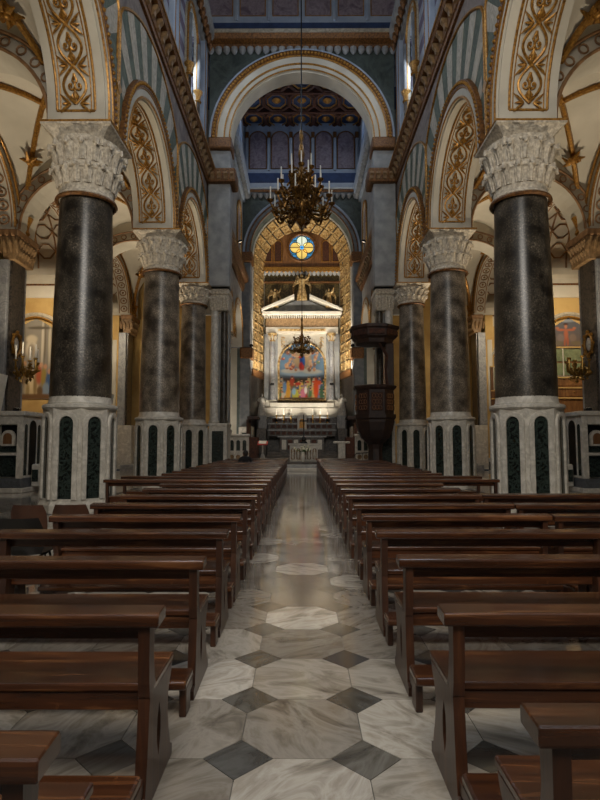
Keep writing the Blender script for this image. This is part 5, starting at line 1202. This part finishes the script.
# ================================================================== FLOODLIGHTS (modelled fittings, some added to brighten the far end)
def flood(label, loc, target, power, col, ang, spotl=True, group='floodlights on the cornices'):
    d = thing('floodlight', label, 'floodlight', loc, 0, group)
    v = (Vector(target)-Vector(loc)).normalized(); q = v.to_track_quat('Z', 'Y').to_matrix().to_4x4()
    h = MB().box(-.12,.12,-.09,.09,-.1,.0).obj('housing', 'iron', d, bevel=.01); h.matrix_local = q
    l = MB().box(-.1,.1,-.07,.07,-.02,.002).obj('lens', 'lamp_lens', d); l.matrix_local = q
    MB().box(-.05,.05,-.05,.05,-.12,-.08).obj('bracket', 'iron', d)
    p = Vector(loc)+v*.03
    spot('floodlight_beam', p, target, power, col, ang, .7, .12)
for s, side in ((-1, 'left'), (1, 'right')):
    for i, (x, y, z, ty) in enumerate(((8.9, 11.0, .12, 10.5), (8.75, 17.0, 2.54, 17.3), (8.75, 23.3, 2.54, 23.5), (9.2, 26.2, .12, 27.8))):
        nm = ('nearest', 'second', 'third', 'farthest')[i]
        flood('%s small floodlight of the %s aisle, washing the vault' % (nm, side), (s*x, y, z), (s*7.5, ty, 11.5), 1050, WARM, 84, group='aisle floodlights')
for s, side in ((-1, 'left'), (1, 'right')):
    flood('floodlight on the sanctuary ledge, %s, lighting the gilded jambs' % side, (s*2.0, 36.9, 5.4), (s*2.8, 39.2, 12.0), 900, NEUT, 120, group='sanctuary floodlights')
    flood('floodlight behind the high altar, %s of the tabernacle, lighting the painting' % side, (s*1.7, 37.2, 3.0), (s*.2, 40, 7.8), 420, NEUT, 120, group='sanctuary floodlights')
    flood('added floodlight on the %s pier capital of the sanctuary arch, lighting the rose window wall' % side, (s*3.32, 36.28, 7.9), (-s*.6, 40, 14.0), 1050, NEUT, 75, group='sanctuary floodlights')  # added to brighten the angels and the upper back wall
    flood('added floodlight on the %s cornice of the presbytery, aimed at the altar' % side, (s*3.42, 30.0, 12.55), (s*.8, 31.5, 1.0), 900, NEUT, 75, group='added presbytery floodlights')  # added beam that lifts the altar and the rails
    flood('added floodlight on the floor of the %s choir aisle' % side, (s*6.2, 33.6, .45), (s*5.6, 37.4, 7.0), 500, NEUT, 120, group='added choir floodlights')  # added to light the walls seen through the presbytery arches
    flood('floodlight over the chapel arch, %s, lighting the chapels' % side, (s*(AX1+.3), 20.2, 8.2), (s*12.2, 24.6, 5.0), 950, WARM, 110, group='chapel floodlights')
    flood('far floodlight over the chapel arch, %s, lighting the chapel' % side, (s*(AX1+.3), 26.4, 8.2), (s*11.5, 30.8, 5.0), 600, WARM, 110, group='chapel floodlights')

# ================================================================== SEATED PERSON
pr = thing('person', 'person in a dark coat seated in a left pew, seen from behind', 'person', (-2.02, pew_rows['left'][18], 0)); pr.scale = (.88, .88, .88)
def skin_obj(name, joints, edges, mat, parent):
    me = bpy.data.meshes.new(name); me.from_pydata([j[0] for j in joints], edges, [])
    o = mobj(name, me, mat, parent); sk = o.modifiers.new('skin', 'SKIN'); ss = o.modifiers.new('sub', 'SUBSURF'); ss.levels = ss.render_levels = 1
    for i, (p, r) in enumerate(joints):
        v = me.skin_vertices[0].data[i]; v.radius = r if hasattr(r, '__len__') else (r, r); v.use_root = (i == 0)
    return o
J = [((0,.28,.56),(.17,.13)),((0,.25,.74),(.16,.12)),((0,.25,.92),(.18,.125)),((0,.26,1.06),(.17,.1)),((0,.28,1.12),(.07,.07)),((0,.30,1.18),(.09,.1)),((0,.32,1.25),(.09,.1)),((0,.32,1.3),(.06,.07)),
     ((-.21,.26,1.03),(.075,.075)),((-.27,.27,.8),.06),((-.2,.47,.68),.045),((-.12,.55,.66),.04),((.21,.26,1.03),(.075,.075)),((.27,.27,.8),.06),((.2,.47,.68),.045),((.12,.55,.66),.04),
     ((-.1,.33,.55),.1),((-.12,.70,.54),.08),((-.12,.74,.15),.055),((-.12,.84,.06),.045),((.1,.33,.55),.1),((.12,.70,.54),.08),((.12,.74,.15),.055),((.12,.84,.06),.045)]
E = [(0,1),(1,2),(2,3),(3,4),(4,5),(5,6),(6,7),(3,8),(8,9),(9,10),(10,11),(3,12),(12,13),(13,14),(14,15),(0,16),(16,17),(17,18),(18,19),(0,20),(20,21),(21,22),(22,23)]
skin_obj('body', J, E, 'black_cloth', pr)
MB().ball((0,.315,1.245), .128, 12, 8, (.88,.98,1.08)).obj('hair', 'hair', pr, smooth=True)
f_ = MB().ball((0,.36,1.22), .105, 12, 8, (.82,.9,1.15)); f_.ball((0,.465,1.21), .02, 6, 4)
for q in (-1, 1): f_.ball((q*.112,.34,1.22), .024, 6, 4, (.5,1,1.4))
f_.obj('face', 'skin', pr, smooth=True)
